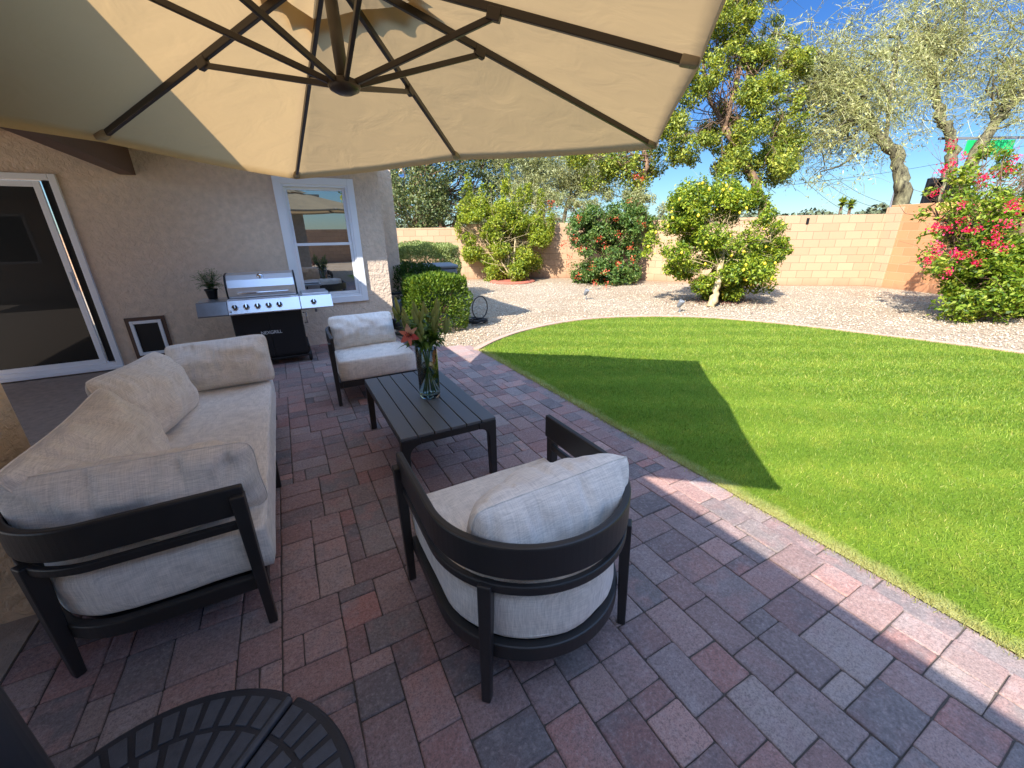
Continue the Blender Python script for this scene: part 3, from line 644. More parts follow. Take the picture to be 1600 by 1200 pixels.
# ------------------------------------------------------------------ seating
LEGT, LEGB = 0.046, 0.032
def leg_mb(x, y, z1, dx=0, dy=0):
    return MB().bar((x + dx, y + dy, 0), (x, y, z1), LEGB, LEGB, up=(0, 1, 0), w2=LEGT, h2=LEGT)
def puff(outline, z0, z1, r=0.05, dome=0.012, seed=0, parent=None, name='seat_cushion'):
    """upholstered slab over a convex plan outline, with rolled edges and welt seams"""
    P = np.array(outline); c = P.mean(0); n = len(P)
    mid = (z0 + z1) / 2; hh = (z1 - z0) / 2
    d = np.linalg.norm(P - c, axis=1)
    rings = []
    for k in range(-8, 9):
        t = k / 8 * PI / 2; s = math.sin(t); cc = math.cos(t)
        z = mid + hh * (abs(s) ** 0.75) * (1 if s >= 0 else -1) if abs(s) < 1 else mid + hh * s
        rings.append((1 - (1 - cc ** 0.45) * r / d.mean() * 0.9 if cc > 1e-6 else 1 - r / d.mean(), z))
    vs = []; rows = []
    ins = [0.93, 0.85, 0.75, 0.64, 0.52, 0.4, 0.28, 0.16, 0.06]
    seq = [(q * 0.94, z0, 0) for q in reversed(ins)] + [(f, z, 0) for f, z in rings] + [(q * (1 - r / d.mean()) , z1, dome * (1 - q * q) + 0.004) for q in ins]
    for f, z, dm in seq:
        for i in range(n):
            p = c + (P[i] - c) * f
            nz = mnoise.noise(Vector((p[0] * 5, p[1] * 5, z * 6 + seed))) * 0.009 + mnoise.noise(Vector((p[0] * 14, p[1] * 5, z * 12 + seed))) * 0.005
            q = p + (P[i] - c) / d[i] * nz; vs.append((q[0], q[1], z + dm + (nz if z >= z1 - 1e-6 else 0)))
    m = len(seq); fs = [(k * n + i, k * n + (i + 1) % n, (k + 1) * n + (i + 1) % n, (k + 1) * n + i) for k in range(m - 1) for i in range(n)]
    fs += [tuple(range(n - 1, -1, -1)), tuple((m - 1) * n + i for i in range(n))]
    o = obj(name, MB().add(vs, fs), 'linen', parent, smooth=True)
    for zz in (z0 + 0.022, z1 - 0.016):
        pts = [(*(c + (p - c) * (1 - 0.012 / d.mean())), zz) for p in P]
        obj('piping', MB().tube(pts, 0.0042, 6, closed=True), 'linen', o, smooth=True)
    return o
def pillow(name, wd, ht, th, seed, parent, loc, rot, sag=0.0, bend=0.0):
    nu, nv = 64, 36; rs = random.Random(seed); V = []
    folds = [(rs.uniform(-0.85, 0.85), rs.uniform(0.03, 0.07), rs.uniform(-1, 1), rs.uniform(0.3, 1)) for _ in range(9)]
    for side in (1, -1):
        for j in range(nv + 1):
            for i in range(nu + 1):
                u = -1 + 2 * i / nu; v = -1 + 2 * j / nv
                e = max(0, 1 - abs(u) ** 2.5) ** 0.55 * max(0, 1 - abs(v) ** 1.9) ** 0.55
                x = u * wd / 2 * (1 - 0.045 * (1 - abs(v) ** 2) * (abs(u) ** 3)); z = v * ht / 2 * (1 - 0.05 * (1 - u * u) * abs(v) ** 3); rc = 1 - 0.085 * (abs(u) * abs(v)) ** 5; x *= rc; z *= rc
                y = side * th / 2 * e * (1.05 - 0.09 * v)
                nz = mnoise.noise(Vector((u * 2.2 + seed, v * 2.2, side * 3))) * 0.026 + mnoise.noise(Vector((u * 7, v * 2.6 + seed, side))) * 0.009
                cr = 0
                for fu, fw, lean, dep in folds:   # creases running in from the seams
                    dd = (u - fu - lean * 0.12 * (1 - v)) ; cr -= dep * 0.026 * math.exp(-(dd / fw) ** 2) * max(0, v) ** 1.3
                y += side * (nz + cr) * min(1, e * 2)
                z -= sag * (1 - u * u) * (v + 1) / 2
                y += bend * u * u
                V.append((x, y, z))
    F = []; s = (nu + 1) * (nv + 1)
    for j in range(nv):
        for i in range(nu):
            a = j * (nu + 1) + i; F.append((a, a + 1, a + nu + 2, a + nu + 1)); F.append((s + a, s + a + nu + 1, s + a + nu + 2, s + a + 1))
    o = obj(name, MB().add(V, F), 'linen', parent, smooth=True)
    rim = [k for k in range(nu + 1)] + [j * (nu + 1) + nu for j in range(1, nv + 1)] + [nv * (nu + 1) + i for i in range(nu - 1, -1, -1)] + [j * (nu + 1) for j in range(nv - 1, 0, -1)]
    obj('piping', MB().tube([V[k] for k in rim], 0.0028, 6, closed=True), 'linen', o, smooth=True)
    o.location = loc; o.rotation_euler = rot; return o

def u_path(hw, yf, ya, b, n=44):
    P = [(-hw, yf + (ya - yf) * t / 4) for t in range(4)]
    P += [(-hw * math.cos(PI * k / n), ya - b * math.sin(PI * k / n)) for k in range(n + 1)]
    return P + [(hw, ya + (yf - ya) * (t + 1) / 4) for t in range(4)]
def make_chair(label):
    t = thing('lounge_chair', (0.656, 1.135, 0), 0, label, 'armchair', 'charcoal curved-back lounge chairs at the slatted table')
    up = u_path(0.370, 0.405, -0.01, 0.365)
    obj('back_rail', MB().band(up, 0.028, 0.532, 0.65), 'frame', t, bevel=0.007)
    up2 = u_path(0.372, 0.36, -0.01, 0.367)
    obj('lower_rail', MB().band(up2, 0.022, 0.470, 0.503), 'frame', t, bevel=0.005)
    ub = u_path(0.350, 0.38, -0.01, 0.345)
    obj('seat_frame', MB().band(ub, 0.035, 0.165, 0.228).box(-0.333, 0.333, 0.347, 0.379, 0.166, 0.227), 'frame', t, bevel=0.006)
    obj('seat_deck', MB().prism([(x * 0.95, y * 0.95) for x, y in ub], 0.19, 0.2), 'frame', t)
    for x, y, z1 in ((-0.384, 0.375, 0.60), (0.384, 0.375, 0.60)): obj('leg', leg_mb(x, y, z1), 'frame', t, bevel=0.005)
    for sx in (-1, 1):
        o = obj('leg', MB().bar((sx * 0.303, -0.268, 0), (sx * 0.284, -0.256, 0.500), LEGB, LEGB, up=(sx * 0.7, 0.7, 0), w2=0.044, h2=LEGT), 'frame', t, bevel=0.005)
    ci = u_path(0.352, 0.40, -0.01, 0.345, 30); ci = ci + [(0.25, 0.402), (0.1, 0.405), (-0.1, 0.405), (-0.25, 0.402)]
    puff(ci, 0.232, 0.425, 0.035, 0.02, 3, t)
    pillow('back_cushion', 0.65, 0.365, 0.32, 5, t, (0.02, -0.145, 0.570), (R(20), 0, R(2)), 0.0, 0.0)
    return t
ch1 = make_chair('charcoal lounge chair in the foreground seen from behind, its back turned to the viewer')
ch2 = copy_tree(ch1); ch2.location = (0.63, 4.215, 0); ch2.rotation_euler = (0, 0, PI)
ch2['label'] = 'charcoal lounge chair facing the viewer at the far end of the table'

# sofa: frame follows a long U open to the right
def make_sofa():
    t = thing('sofa', (-0.62, 2.69, 0), 0, 'long three-seat outdoor sofa with charcoal frame and five oatmeal cushions', 'sofa')
    L2 = 1.10; D0, D1 = 0.345, -0.365; r = 0.27
    def path(off=0, xf=D0):
        P = [(xf - k * 0.1, -(L2 - off)) for k in range(4)]
        cx, cy = D1 + off + r, -(L2 - off) + r
        P += [(cx - r * math.sin(k / 20 * PI / 2), cy - r * math.cos(k / 20 * PI / 2)) for k in range(21)]
        q = [(x, -y) for x, y in reversed(P)]; m = 10
        y0 = P[-1][1]; P += [(P[-1][0], y0 + (-2 * y0) * k / m) for k in range(1, m)]
        return P + q
    obj('back_rail', MB().band(path(0.0), 0.028, 0.532, 0.65), 'frame', t, bevel=0.007)
    obj('lower_rail', MB().band(path(0.0, D0 - 0.03), 0.022, 0.470, 0.503), 'frame', t, bevel=0.005)
    obj('seat_frame', MB().band(path(0.02, D0), 0.035, 0.165, 0.228).box(D0 - 0.035, D0 - 0.003, -(L2 - 0.045), L2 - 0.045, 0.166, 0.227), 'frame', t, bevel=0.006)
    obj('seat_deck', MB().prism([(x * 0.95, y * 0.97) for x, y in path(0.03)], 0.19, 0.2), 'frame', t)
    for x, y in ((0.325, -1.115), (0.325, 1.115)): obj('leg', leg_mb(x, y, 0.62), 'frame', t, bevel=0.005)
    for y in (-1.02, 1.02): obj('leg', MB().bar((-0.302, y, 0), (-0.292, y * 0.99, 0.505), LEGB, LEGB, up=(0.7, math.copysign(0.7, y), 0), w2=0.06, h2=LEGT), 'frame', t, bevel=0.005)
    obj('leg', leg_mb(0.347, -0.04, 0.20), 'frame', t, bevel=0.005); obj('leg', leg_mb(-0.372, 0.0, 0.5), 'frame', t, bevel=0.005)
    p = path(0.025, D0 + 0.03)
    pp = []
    for k in range(len(p)):
        pp.append(p[k])
    ed = [(D0 + 0.035, y) for y in np.linspace(L2 - 0.09, -(L2 - 0.09), 14)]
    puff(pp + ed, 0.232, 0.425, 0.035, 0.016, 9, t)
    S = lambda x, y, z: (x + 0.62, y - 2.69, z)
    pillow('cushion', 0.66, 0.38, 0.30, 21, t, S(-0.53, 3.60, 0.605), (R(-12), R(-2), R(-3)), 0.0, 0.0)
    pillow('cushion', 0.76, 0.37, 0.28, 22, t, S(-0.60, 1.80, 0.590), (R(15), R(1), R(-4)), 0.0, 0.0)
    pillow('cushion', 0.80, 0.44, 0.27, 23, t, S(-0.815, 2.95, 0.635), (R(-20), R(3), R(90) - R(9)), 0.01, 0.0)
    pillow('cushion', 0.74, 0.44, 0.27, 24, t, S(-0.80, 2.10, 0.640), (R(-22), R(-5), R(90) - R(7)), 0.015, 0.0)
    return t
sofa = make_sofa()

# coffee table
tb = thing('coffee_table', (0.705, 2.66, 0), 0, 'low grey slatted coffee table holding the flower vase', 'table')
TW, TL, TH = 0.30, 0.575, 0.42
for k in range(6):
    x0 = -TW + k * (2 * TW / 6)
    obj('slat', MB().box(x0 + 0.003, x0 + 2 * TW / 6 - 0.003, -TL, TL, TH - 0.018, TH), 'tabletop', tb, bevel=0.003)
def end_frame(y):
    lw, r = 0.048, 0.07; zt = TH - 0.02; zi = zt - 0.042; P = [(-TW, 0), (-TW + lw * 0.85, 0), (-TW + lw, zi - r)]
    P += [(-TW + lw + r - r * math.cos(a), zi - r + r * math.sin(a)) for a in np.linspace(0.15, PI / 2, 8)]
    P += [(-x, z) for x, z in reversed(P)]
    P = P + [(TW, zt), (-TW, zt)]
    # split into three convex-ish pieces: left leg, right leg, apron
    mt = Matrix(((1, 0, 0, 0), (0, 0, -1, y), (0, 1, 0, 0), (0, 0, 0, 1)))
    return P, mt
for y in (-TL + 0.025, TL - 0.025):
    P, mt = end_frame(y); h = (len(P) - 2) // 2
    left = P[:h]; mb = MB()
    obj('leg', MB().prism(left + [(left[-1][0], TH - 0.02), (-TW, TH - 0.02)], -0.024, 0.024, mt), 'frame', tb, bevel=0.004)
    obj('leg', MB().prism([(-x, z) for x, z in reversed(left)] + [(TW, TH - 0.02), (-left[-1][0], TH - 0.02)], -0.024, 0.024, mt), 'frame', tb, bevel=0.004)
    obj('apron', MB().box(left[-1][0] + 0.001, -left[-1][0] - 0.001, y - 0.022, y + 0.022, TH - 0.062, TH - 0.0205), 'frame', tb, bevel=0.003)
for sx in (-1, 1): obj('side_rail', MB().box(sx * TW - (0.03 if sx > 0 else 0), sx * TW + (0.03 if sx < 0 else 0), -TL + 0.05, TL - 0.05, TH - 0.045, TH - 0.0205), 'frame', tb, bevel=0.002)

# vase with lilies
VX, VY, VZ = 0.755, 2.63, 0.421
vs_ = thing('flower_vase', (VX, VY, VZ), 0, 'tall clear glass vase half full of water on the slatted table', 'vase')
obj('glass', MB().lathe([(0.062, 0.0), (0.070, 0.004), (0.072, 0.03), (0.072, 0.345), (0.0705, 0.348), (0.0685, 0.345), (0.0685, 0.035), (0.060, 0.022), (0.0, 0.022)], 40, capt=False), 'glass', vs_, smooth=True)
obj('water', MB().lathe([(0.0, 0.021), (0.060, 0.021), (0.0698, 0.036), (0.0698, 0.19), (0.0, 0.19)], 40, capb=False, capt=False), 'water', vs_, smooth=True)
fl = thing('lily_bouquet', (VX, VY, VZ + 0.03), 0, 'bouquet of pink lily and green buds standing in the glass vase', 'flowers')
def blade_leaf(mb, base, tip, wd, up, curl=0.2, segs=6, fold=0.25):
    base = Vector(base); tip = Vector(tip); d = tip - base; l = d.length; d.normalize(); u = Vector(up); s = d.cross(u)
    if s.length < 1e-3: s = d.orthogonal()
    s.normalize(); u = s.cross(d).normalized(); vs = []
    for k in range(segs + 1):
        t = k / segs; ww = wd * math.sin(PI * min(0.98, t * 0.93 + 0.06)) ** 0.8 * (1 if k < segs else 0.05)
        c = base + d * (l * t) + u * (curl * l * math.sin(t * PI * 0.9) * 0.6 - curl * l * t * t * 0.6)
        vs += [c - s * ww / 2 + u * fold * ww * 0.5, c, c + s * ww / 2 + u * fold * ww * 0.5]
    fs = []
    for k in range(segs): a = k * 3; fs += [(a, a + 1, a + 4, a + 3), (a + 1, a + 2, a + 5, a + 4)]
    mb.add(vs, fs)
rs = random.Random(3)
stem, leaf, buds = MB(), MB(), []
heads = []
for k in range(11):
    a = 2 * PI * k / 11 + rs.uniform(-.3, .3); rb = rs.uniform(0.02, 0.045); a2 = a + PI + rs.uniform(-.5, .5); rt = rs.uniform(0.02, 0.05)
    hh = rs.uniform(0.43, 0.57); spread = rs.uniform(0.07, 0.17)
    p0 = Vector((math.cos(a2) * rb, math.sin(a2) * rb, 0.0)); p1 = Vector((math.cos(a) * 0.04, math.sin(a) * 0.04, 0.33)); p2 = Vector((math.cos(a) * spread, math.sin(a) * spread, hh))
    pts = [p0.lerp(p1, t) for t in (0, .33, .66)] + [p1, p1.lerp(p2, .5) + Vector((0, 0, 0.01)), p2]
    stem.tube(pts, 0.0035, 6); heads.append((pts, a))
    for q in range(13):
        t = rs.uniform(0.02, 1); bp = p1.lerp(p2, t); la = rs.uniform(0, 2 * PI); ll = rs.uniform(0.07, 0.14)
        tip = bp + Vector((math.cos(la) * ll * 0.8, math.sin(la) * ll * 0.8, ll * rs.uniform(-0.2, 0.7)))
        blade_leaf(leaf, bp, tip, rs.uniform(0.020, 0.034), (0, 0, 1), 0.3)
    for q in range(3):
        la = a + rs.uniform(-1.2, 1.2); bp = p2 - Vector((0, 0, rs.uniform(0, 0.07))); d = Vector((math.cos(la) * 0.35, math.sin(la) * 0.35, 1)).normalized(); ll = rs.uniform(0.09, 0.13)
        st = bp + d * 0.03; stem.tube([bp, st], 0.0022, 5)
        buds.append((st, d, ll)); 0 and MB().tube([st, st + d * ll * .15, st + d * ll * .45, st + d * ll * .8, st + d * ll], [0.003, 0.008, 0.0105, 0.008, 0.001], 8)
obj('stems', stem, 'stem', fl, smooth=True); obj('leaves', leaf, 'lf_lily', fl, smooth=True); 
for st, d, ll in buds: obj('bud', MB().tube([st, st + d * ll * .15, st + d * ll * .45, st + d * ll * .8, st + d * ll], [0.004, 0.011, 0.014, 0.010, 0.001], 8), 'lf_bud', fl, smooth=True)
pet = MB(); cF = Vector((-0.115, -0.10, 0.445)); ax = Vector((-0.6, -0.7, 0.25)).normalized(); sx_ = ax.cross(Vector((0, 0, 1))).normalized(); ux = sx_.cross(ax)
for k in range(6):
    a = 2 * PI * k / 6 + 0.3; dr = (sx_ * math.cos(a) + ux * math.sin(a)); blade_leaf(pet, cF, cF + dr * 0.068 + ax * 0.045, 0.042 if k % 2 else 0.030, ax, 0.35, 7, 0.1)
obj('open_flower', pet, 'petal', fl, smooth=True)
st_ = MB()
for k in range(6):
    a = 2 * PI * k / 6; d = (ax * 0.055 + (sx_ * math.cos(a) + ux * math.sin(a)) * 0.014); st_.tube([cF, cF + d], 0.0012, 5); st_.lathe([(0, -0.004), (0.003, 0), (0, 0.004)], 6, c=tuple(cF + d))
obj('stamens', st_, 'brown', fl)
wl = MB()
for k in range(26):   # greenery skirt round the rim
    a = rs.uniform(0, 2 * PI); r0 = 0.03; ll = rs.uniform(0.09, 0.17); b = Vector((math.cos(a) * r0, math.sin(a) * r0, rs.uniform(0.30, 0.40)))
    blade_leaf(wl, b, b + Vector((math.cos(a) * ll, math.sin(a) * ll, ll * rs.uniform(-0.1, 0.7))), rs.uniform(0.024, 0.04), (0, 0, 1), 0.35)
obj('leaves', wl, 'lf_lily', fl, smooth=True)

# ------------------------------------------------------------------ umbrella
um = thing('cantilever_umbrella', (-0.565, 0.80, 0), 0, 'large beige square cantilever umbrella with bronze ribs over the seating', 'umbrella')
UO = Vector((-0.565, 0.80, 0))
def upart(name, mb, m, parent=um, **kw):
    o = obj(name, mb, m, parent, **kw)
    if parent is um: o.location = -UO
    return o
TOP = Vector((.33, 2.0, 2.425)); LOW = Vector((.34, 2.0, 2.05))
EN = [Vector(p) for p in ((.217, 3.951, 1.93), (1.218, 3.04, 2.0), (2.219, 2.149, 2.0), (1.345, 1.148, 2.02), (.416, .147, 2.02), (-.585, 1.05, 1.99), (-1.585, 1.95, 1.95), (-.676, 2.96, 1.955))]
CT = TOP + Vector((0, 0, 0.028))
def canopy_pt(i, u, v, dz=0):
    a, b = EN[i], EN[(i + 1) % 8]; e = a.lerp(b, v) + Vector((0, 0, 0.014))
    s = math.sin(PI * v); e = CT + (e - CT) * (1 - 0.012 * s * u ** 3)
    p = CT + (e - CT) * u; p.z += dz - 0.028 * s * u * (1 - 0.35 * u)
    wr = mnoise.noise(Vector((p.x * 3.1, p.y * 3.1, 4.2))) * 0.010 + mnoise.noise(Vector((p.x * 9, p.y * 5, 1))) * 0.004
    p.z += wr * s * min(1, 3 * (1 - u) + 0.05)
    return p
mb = MB(); NU, NV = 26, 14; U0 = 0.165
for i in range(8):
    vs = [canopy_pt(i, U0 + (1 - U0) * j / NU, k / NV) for j in range(NU + 1) for k in range(NV + 1)]
    vs += [canopy_pt(i, 1.0, k / NV) + Vector((0, 0, -0.028)) for k in range(NV + 1)]
    n = NV + 1; mb.add(vs, [(j * n + k, j * n + k + 1, (j + 1) * n + k + 1, (j + 1) * n + k) for j in range(NU + 1) for k in range(NV)])
canopy = upart('canopy', mb, 'canopy'); 
import bmesh
bm = bmesh.new(); bm.from_mesh(canopy.data); bmesh.ops.remove_doubles(bm, verts=bm.verts, dist=1e-4); bm.to_mesh(canopy.data); bm.free()
for p in canopy.data.polygons: p.use_smooth = True
mb = MB()
for i in range(8):
    n = NV + 1; vs = []
    for j in range(8):
        for k in range(n):
            v = k / NV; u = (0.240 - 0.03 * abs(math.sin(2 * PI * v)) ) * j / 7 if j else 0
            vs.append(canopy_pt(i, u, v, 0.055 - 0.03 * (j / 7) ** 2))
    mb.add(vs, [(j * n + k, j * n + k + 1, (j + 1) * n + k + 1, (j + 1) * n + k) for j in range(7) for k in range(NV)])
upart('vent_cap', mb, 'canopy', smooth=True)
for i, e in enumerate(EN):
    corner = i % 2 == 0; t = 0.335 if corner else 0.475
    en = TOP + (e - TOP) * 0.985
    rib = upart('rib', MB().bar(TOP, en, 0.020, 0.028), 'rib', bevel=0.003)
    rp = TOP + (e - TOP) * t - Vector((0, 0, 0.02)); lo = LOW + (rp - LOW).normalized() * 0.045; lo.z = LOW.z + 0.008
    upart('strut', MB().bar(lo, rp, 0.016, 0.022), 'rib', bevel=0.003)
    br = TOP + (e - TOP) * t; dd = (e - TOP).normalized(); upart('bracket', MB().bar(br - dd * 0.03 - Vector((0, 0, .016)), br + dd * 0.02 - Vector((0, 0, .016)), 0.028, 0.04), 'rib', bevel=0.004)
    mp = MB().bar(TOP + (e - TOP) * 0.955 + Vector((0, 0, 0.002)), e + Vector((0, 0, 0.004)), 0.034, 0.040, w2=0.05, h2=0.03); upart('rib_pocket', mp, 'pocket', bevel=0.008)
upart('top_hub', MB().lathe([(0.03, -0.035), (0.055, -0.03), (0.06, 0.0), (0.05, 0.03), (0.02, 0.04)], 20, c=TOP), 'rib', smooth=True)
upart('runner_hub', MB().lathe([(0.0, -0.028), (0.03, -0.026), (0.055, -0.014), (0.062, 0.0), (0.058, 0.018), (0.03, 0.03)], 24, c=LOW), 'rib', smooth=True)
upart('centre_pole', MB().tube([LOW, TOP], 0.024, 16), 'pole', smooth=True)
pts = [Vector((-0.565, 0.80, 2.30)), Vector((-0.50, 0.87, 2.52)), Vector((-0.2, 1.28, 2.66)), Vector((0.15, 1.76, 2.70)), Vector((.33, 2.0, 2.66)), TOP + Vector((0, 0, 0.09))]
upart('arm', MB().tube(pts, [0.04, 0.038, 0.034, 0.032, 0.03, 0.026], 12), 'mast', smooth=True)
upart('mast', MB().lathe([(0.037, 0.09), (0.037, 2.32)], 20, c=(-0.572, 0.80, 0)), 'mast', smooth=True)
upart('mast_foot', MB().lathe([(0.085, 0.085), (0.08, 0.10), (0.055, 0.13), (0.05, 0.22)], 20, c=(-0.565, 0.80, 0)), 'mast', smooth=True)
# four weighted quarter plates with raised tread pads
BR = 0.492; BC = Vector((-0.562, 0.798, 0))
for q in range(4):
    a0 = R(45 + 90 * q - 0.0); base_off = 0.012
    mid = a0 + PI / 4; off = Vector((math.cos(mid), math.sin(mid), 0)) * base_off * 1.414
    A = [a0 + PI / 2 * k / 24 for k in range(25)]
    wedge = [(BC.x + off.x, BC.y + off.y)] + [(BC.x + off.x + (BR - 0.017) * math.cos(a), BC.y + off.y + (BR - 0.017) * math.sin(a)) for a in A]
    pl = upart('base_weight', MB().prism(wedge, 0.004, 0.082), 'resin', bevel=0.010, segs=3)
    pads = MB(); rr = random.Random(q); d0 = Vector((math.cos(mid), math.sin(mid), 0)); d1 = Vector((-d0.y, d0.x, 0))
    for ring, (r0, r1) in enumerate(((0.13, 0.235), (0.25, 0.345), (0.36, 0.445))):
        m = (5, 8, 11)[ring]
        for k in range(m):
            a = -PI / 4 + (PI / 2) * (k + 0.5) / m; wa = (PI / 2) / m * 0.34
            pl2 = [(r0, a - wa), (r1, a - wa), (r1, a + wa), (r0, a + wa)]
            pads.prism([(BC.x + off.x + r * math.cos(mid + b), BC.y + off.y + r * math.sin(mid + b)) for r, b in pl2], 0.0815, 0.0865)
    p_ = obj('tread_pads', pads, 'pad', pl, bevel=0.0015)
for q in range(4):
    a = R(45 + 90 * q); upart('seam_ridge', MB().bar(BC + Vector((math.cos(a) * .06, math.sin(a) * .06, .084)), BC + Vector((math.cos(a) * (BR - .02), math.sin(a) * (BR - .02), .084)), 0.02, 0.022), 'pad', bevel=0.006)

# ------------------------------------------------------------------ grill
gr = thing('gas_grill', (-0.25, 5.80, 0), 0, 'stainless steel gas grill with black cabinet standing against the stucco wall', 'grill')
g0 = Vector((-0.25, 5.80, 0)); GY = -0.27   # local front
obj('cabinet', MB().box(-0.38, 0.35, -0.20, 0.25, 0.10, 0.66), 'blackmetal', gr, bevel=0.008)
for sx, (xa, xb) in (('l', (-0.375, -0.016)), ('r', (-0.012, 0.345))): obj('door', MB().box(xa, xb, -0.222, -0.201, 0.13, 0.655), 'blackmetal', gr, bevel=0.006)
obj('handle', MB().tube([(0.37, -0.10, 0.60), (0.40, -0.12, 0.60), (0.40, -0.12, 0.47), (0.37, -0.10, 0.47)], 0.007, 8), 'chrome', gr, smooth=True)
obj('bottom_shelf', MB().box(-0.39, 0.36, -0.22, 0.26, 0.075, 0.098), 'blackmetal', gr, bevel=0.004)
def panel(x0, x1, mb=None):  # sloped control fascia in profile
    mb = mb or MB(); P = [(-0.235, 0.662), (-0.325, 0.668), (-0.332, 0.680), (-0.256, 0.818), (-0.235, 0.822)]
    mt = Matrix(((0, 0, 1, 0), (1, 0, 0, 0), (0, 1, 0, 0), (0, 0, 0, 1)))
    return mb.prism(P, x0, x1, mt)
obj('control_panel', panel(-0.375, 0.352), 'steel', gr, bevel=0.004)
obj('firebox', MB().box(-0.37, 0.35, -0.234, 0.27, 0.67, 0.835), 'steel', gr, bevel=0.006)
obj('shelf_front', panel(-0.66, -0.379), 'steel_dark', gr, bevel=0.004); obj('side_shelf', MB().box(-0.66, -0.374, -0.234, 0.23, 0.785, 0.815), 'steel', gr, bevel=0.006)
obj('shelf_front', panel(0.356, 0.71), 'steel', gr, bevel=0.004); obj('side_shelf', MB().box(0.354, 0.71, -0.234, 0.23, 0.785, 0.815), 'steel', gr, bevel=0.006)
obj('burner_lid', MB().box(0.385, 0.685, -0.19, 0.19, 0.816, 0.842), 'steel', gr, bevel=0.008)
P = [(-0.215, 0.838), (-0.232, 0.86), (-0.225, 0.955), (-0.19, 1.035), (-0.12, 1.085), (0.02, 1.10), (0.16, 1.095), (0.24, 1.06), (0.262, 0.98), (0.262, 0.838)]
mt = Matrix(((0, 0, 1, 0), (1, 0, 0, 0), (0, 1, 0, 0), (0, 0, 0, 1)))
lid = obj('lid', MB().prism(P, -0.345, 0.335, mt), 'steel', gr, bevel=0.008, segs=3)
for xa in (-0.362, 0.336): obj('end_cap', MB().prism([(y * 1.02, z + 0.002) for y, z in P], xa, xa + 0.016, mt), 'blackmetal', lid, bevel=0.004)
obj('handle', MB().tube([(-0.25, -0.225, 0.895), (-0.25, -0.275, 0.895), (-0.24, -0.285, 0.895), (0.24, -0.285, 0.895), (0.25, -0.275, 0.895), (0.25, -0.225, 0.895)], 0.011, 10), 'chrome', lid, smooth=True)
obj('thermometer', MB().lathe([(0.0, 0.018), (0.03, 0.016), (0.036, 0.0)], 24, mat=Matrix.Translation((-0.005, -0.155, 1.065)) @ Matrix.Rotation(R(48), 4, 'X')), 'chrome', lid, smooth=True)
fn = Vector((0, -0.876, 0.482)).normalized()
for x in (-0.305, -0.195, -0.085, 0.025, 0.135, 0.50):
    c = Vector((x, -0.295, 0.747)); mtx = Matrix.Translation(c) @ fn.to_track_quat('Z', 'Y').to_matrix().to_4x4()
    kn = obj('knob', MB().lathe([(0.027, 0.010), (0.024, 0.026), (0.020, 0.030), (0.0, 0.030)], 20, mat=mtx, capt=False), 'blackmetal', gr, smooth=True)
    obj('bezel', MB().lathe([(0.034, 0.0), (0.034, 0.006), (0.028, 0.012)], 24, mat=mtx), 'chrome', kn, smooth=True)
    obj('grip', MB().box(-0.006, 0.006, -0.022, 0.022, 0.028, 0.046, mtx), 'chrome', kn, bevel=0.002)
mtx = Matrix.Translation(Vector((-0.352, -0.315, 0.710))) @ fn.to_track_quat('Z', 'Y').to_matrix().to_4x4()
obj('igniter', MB().lathe([(0.012, 0), (0.012, 0.012), (0.0, 0.014)], 14, mat=mtx), 'chrome', gr, smooth=True)
for x in (0.31, -0.34):
    for y in (-0.15, 0.18):
        wh = obj('wheel', MB().lathe([(0.02, -0.022), (0.062, -0.020), (0.070, -0.012), (0.070, 0.012), (0.062, 0.020), (0.02, 0.022)], 24, mat=Matrix.Translation((x + (0.05 if x > 0 else -0.03), y, 0.0705)) @ Matrix.Rotation(R(90), 4, 'Y')), 'rubber', gr, smooth=True)
obj('axle_skirt', MB().prism([(-0.2, 0.07), (0.24, 0.07), (0.24, 0.20), (0.05, 0.26), (-0.2, 0.20)], 0.352, 0.368, mt), 'blackmetal', gr, bevel=0.004)
obj('gas_hose', MB().tube([(0.52, 0.1, 0.78), (0.50, 0.12, 0.66), (0.44, 0.14, 0.60), (0.36, 0.14, 0.60)], 0.008, 8), 'rubber', gr, smooth=True)
tc = bpy.data.curves.new('logo_text', 'FONT'); tc.body = 'NEXGRILL'; tc.size = 0.052; tc.align_x = 'CENTER'; tc.extrude = 0.001; tc.space_character = 0.92
to = bpy.data.objects.new('tmp', tc); COL.objects.link(to); bpy.context.view_layer.update()
me = bpy.data.meshes.new_from_object(to); bpy.data.objects.remove(to)
lg = link('logo', me, 'decal', gr); lg.location = (-0.01, -0.2245, 0.40); lg.rotation_euler = (R(90), 0, 0); lg.scale = (1.0, 1.05, 1)
for o in gr.children: pass
# potted fern on left shelf
pf = thing('potted_fern', (-0.785, 5.90, 0.8155), 0, 'small green fern in a black pot on the left shelf of the grill', 'plant')
obj('pot', MB().lathe([(0.045, 0), (0.062, 0.10), (0.068, 0.10), (0.068, 0.115), (0.056, 0.115), (0.05, 0.09)], 20), 'blackmetal', pf, smooth=True)
fern = MB(); rs = random.Random(8)
for k in range(150):
    a = rs.uniform(0, 2 * PI); r_ = rs.uniform(0.05, 0.17); hz = rs.uniform(-0.10, 0.12) if r_ > 0.1 else rs.uniform(0.06, 0.15); pts = []
    for t in (0, .35, .7, 1): pts.append(Vector((math.cos(a) * r_ * t, math.sin(a) * r_ * t * 0.8, 0.11 + 0.10 * math.sin(t * PI * 0.62) * (1.0 if hz > 0 else .8) + hz * t * t)))
    for q in range(3):
        for s_ in range(5):
            b = pts[q].lerp(pts[q + 1], s_ / 5); aa = a + rs.choice((-1, 1)) * 1.0; blade_leaf(fern, b, b + Vector((math.cos(aa) * 0.026, math.sin(aa) * 0.026, 0.004)), 0.011, (0, 0, 1), 0, 2)
obj('foliage', fern, 'lf_fern', pf)
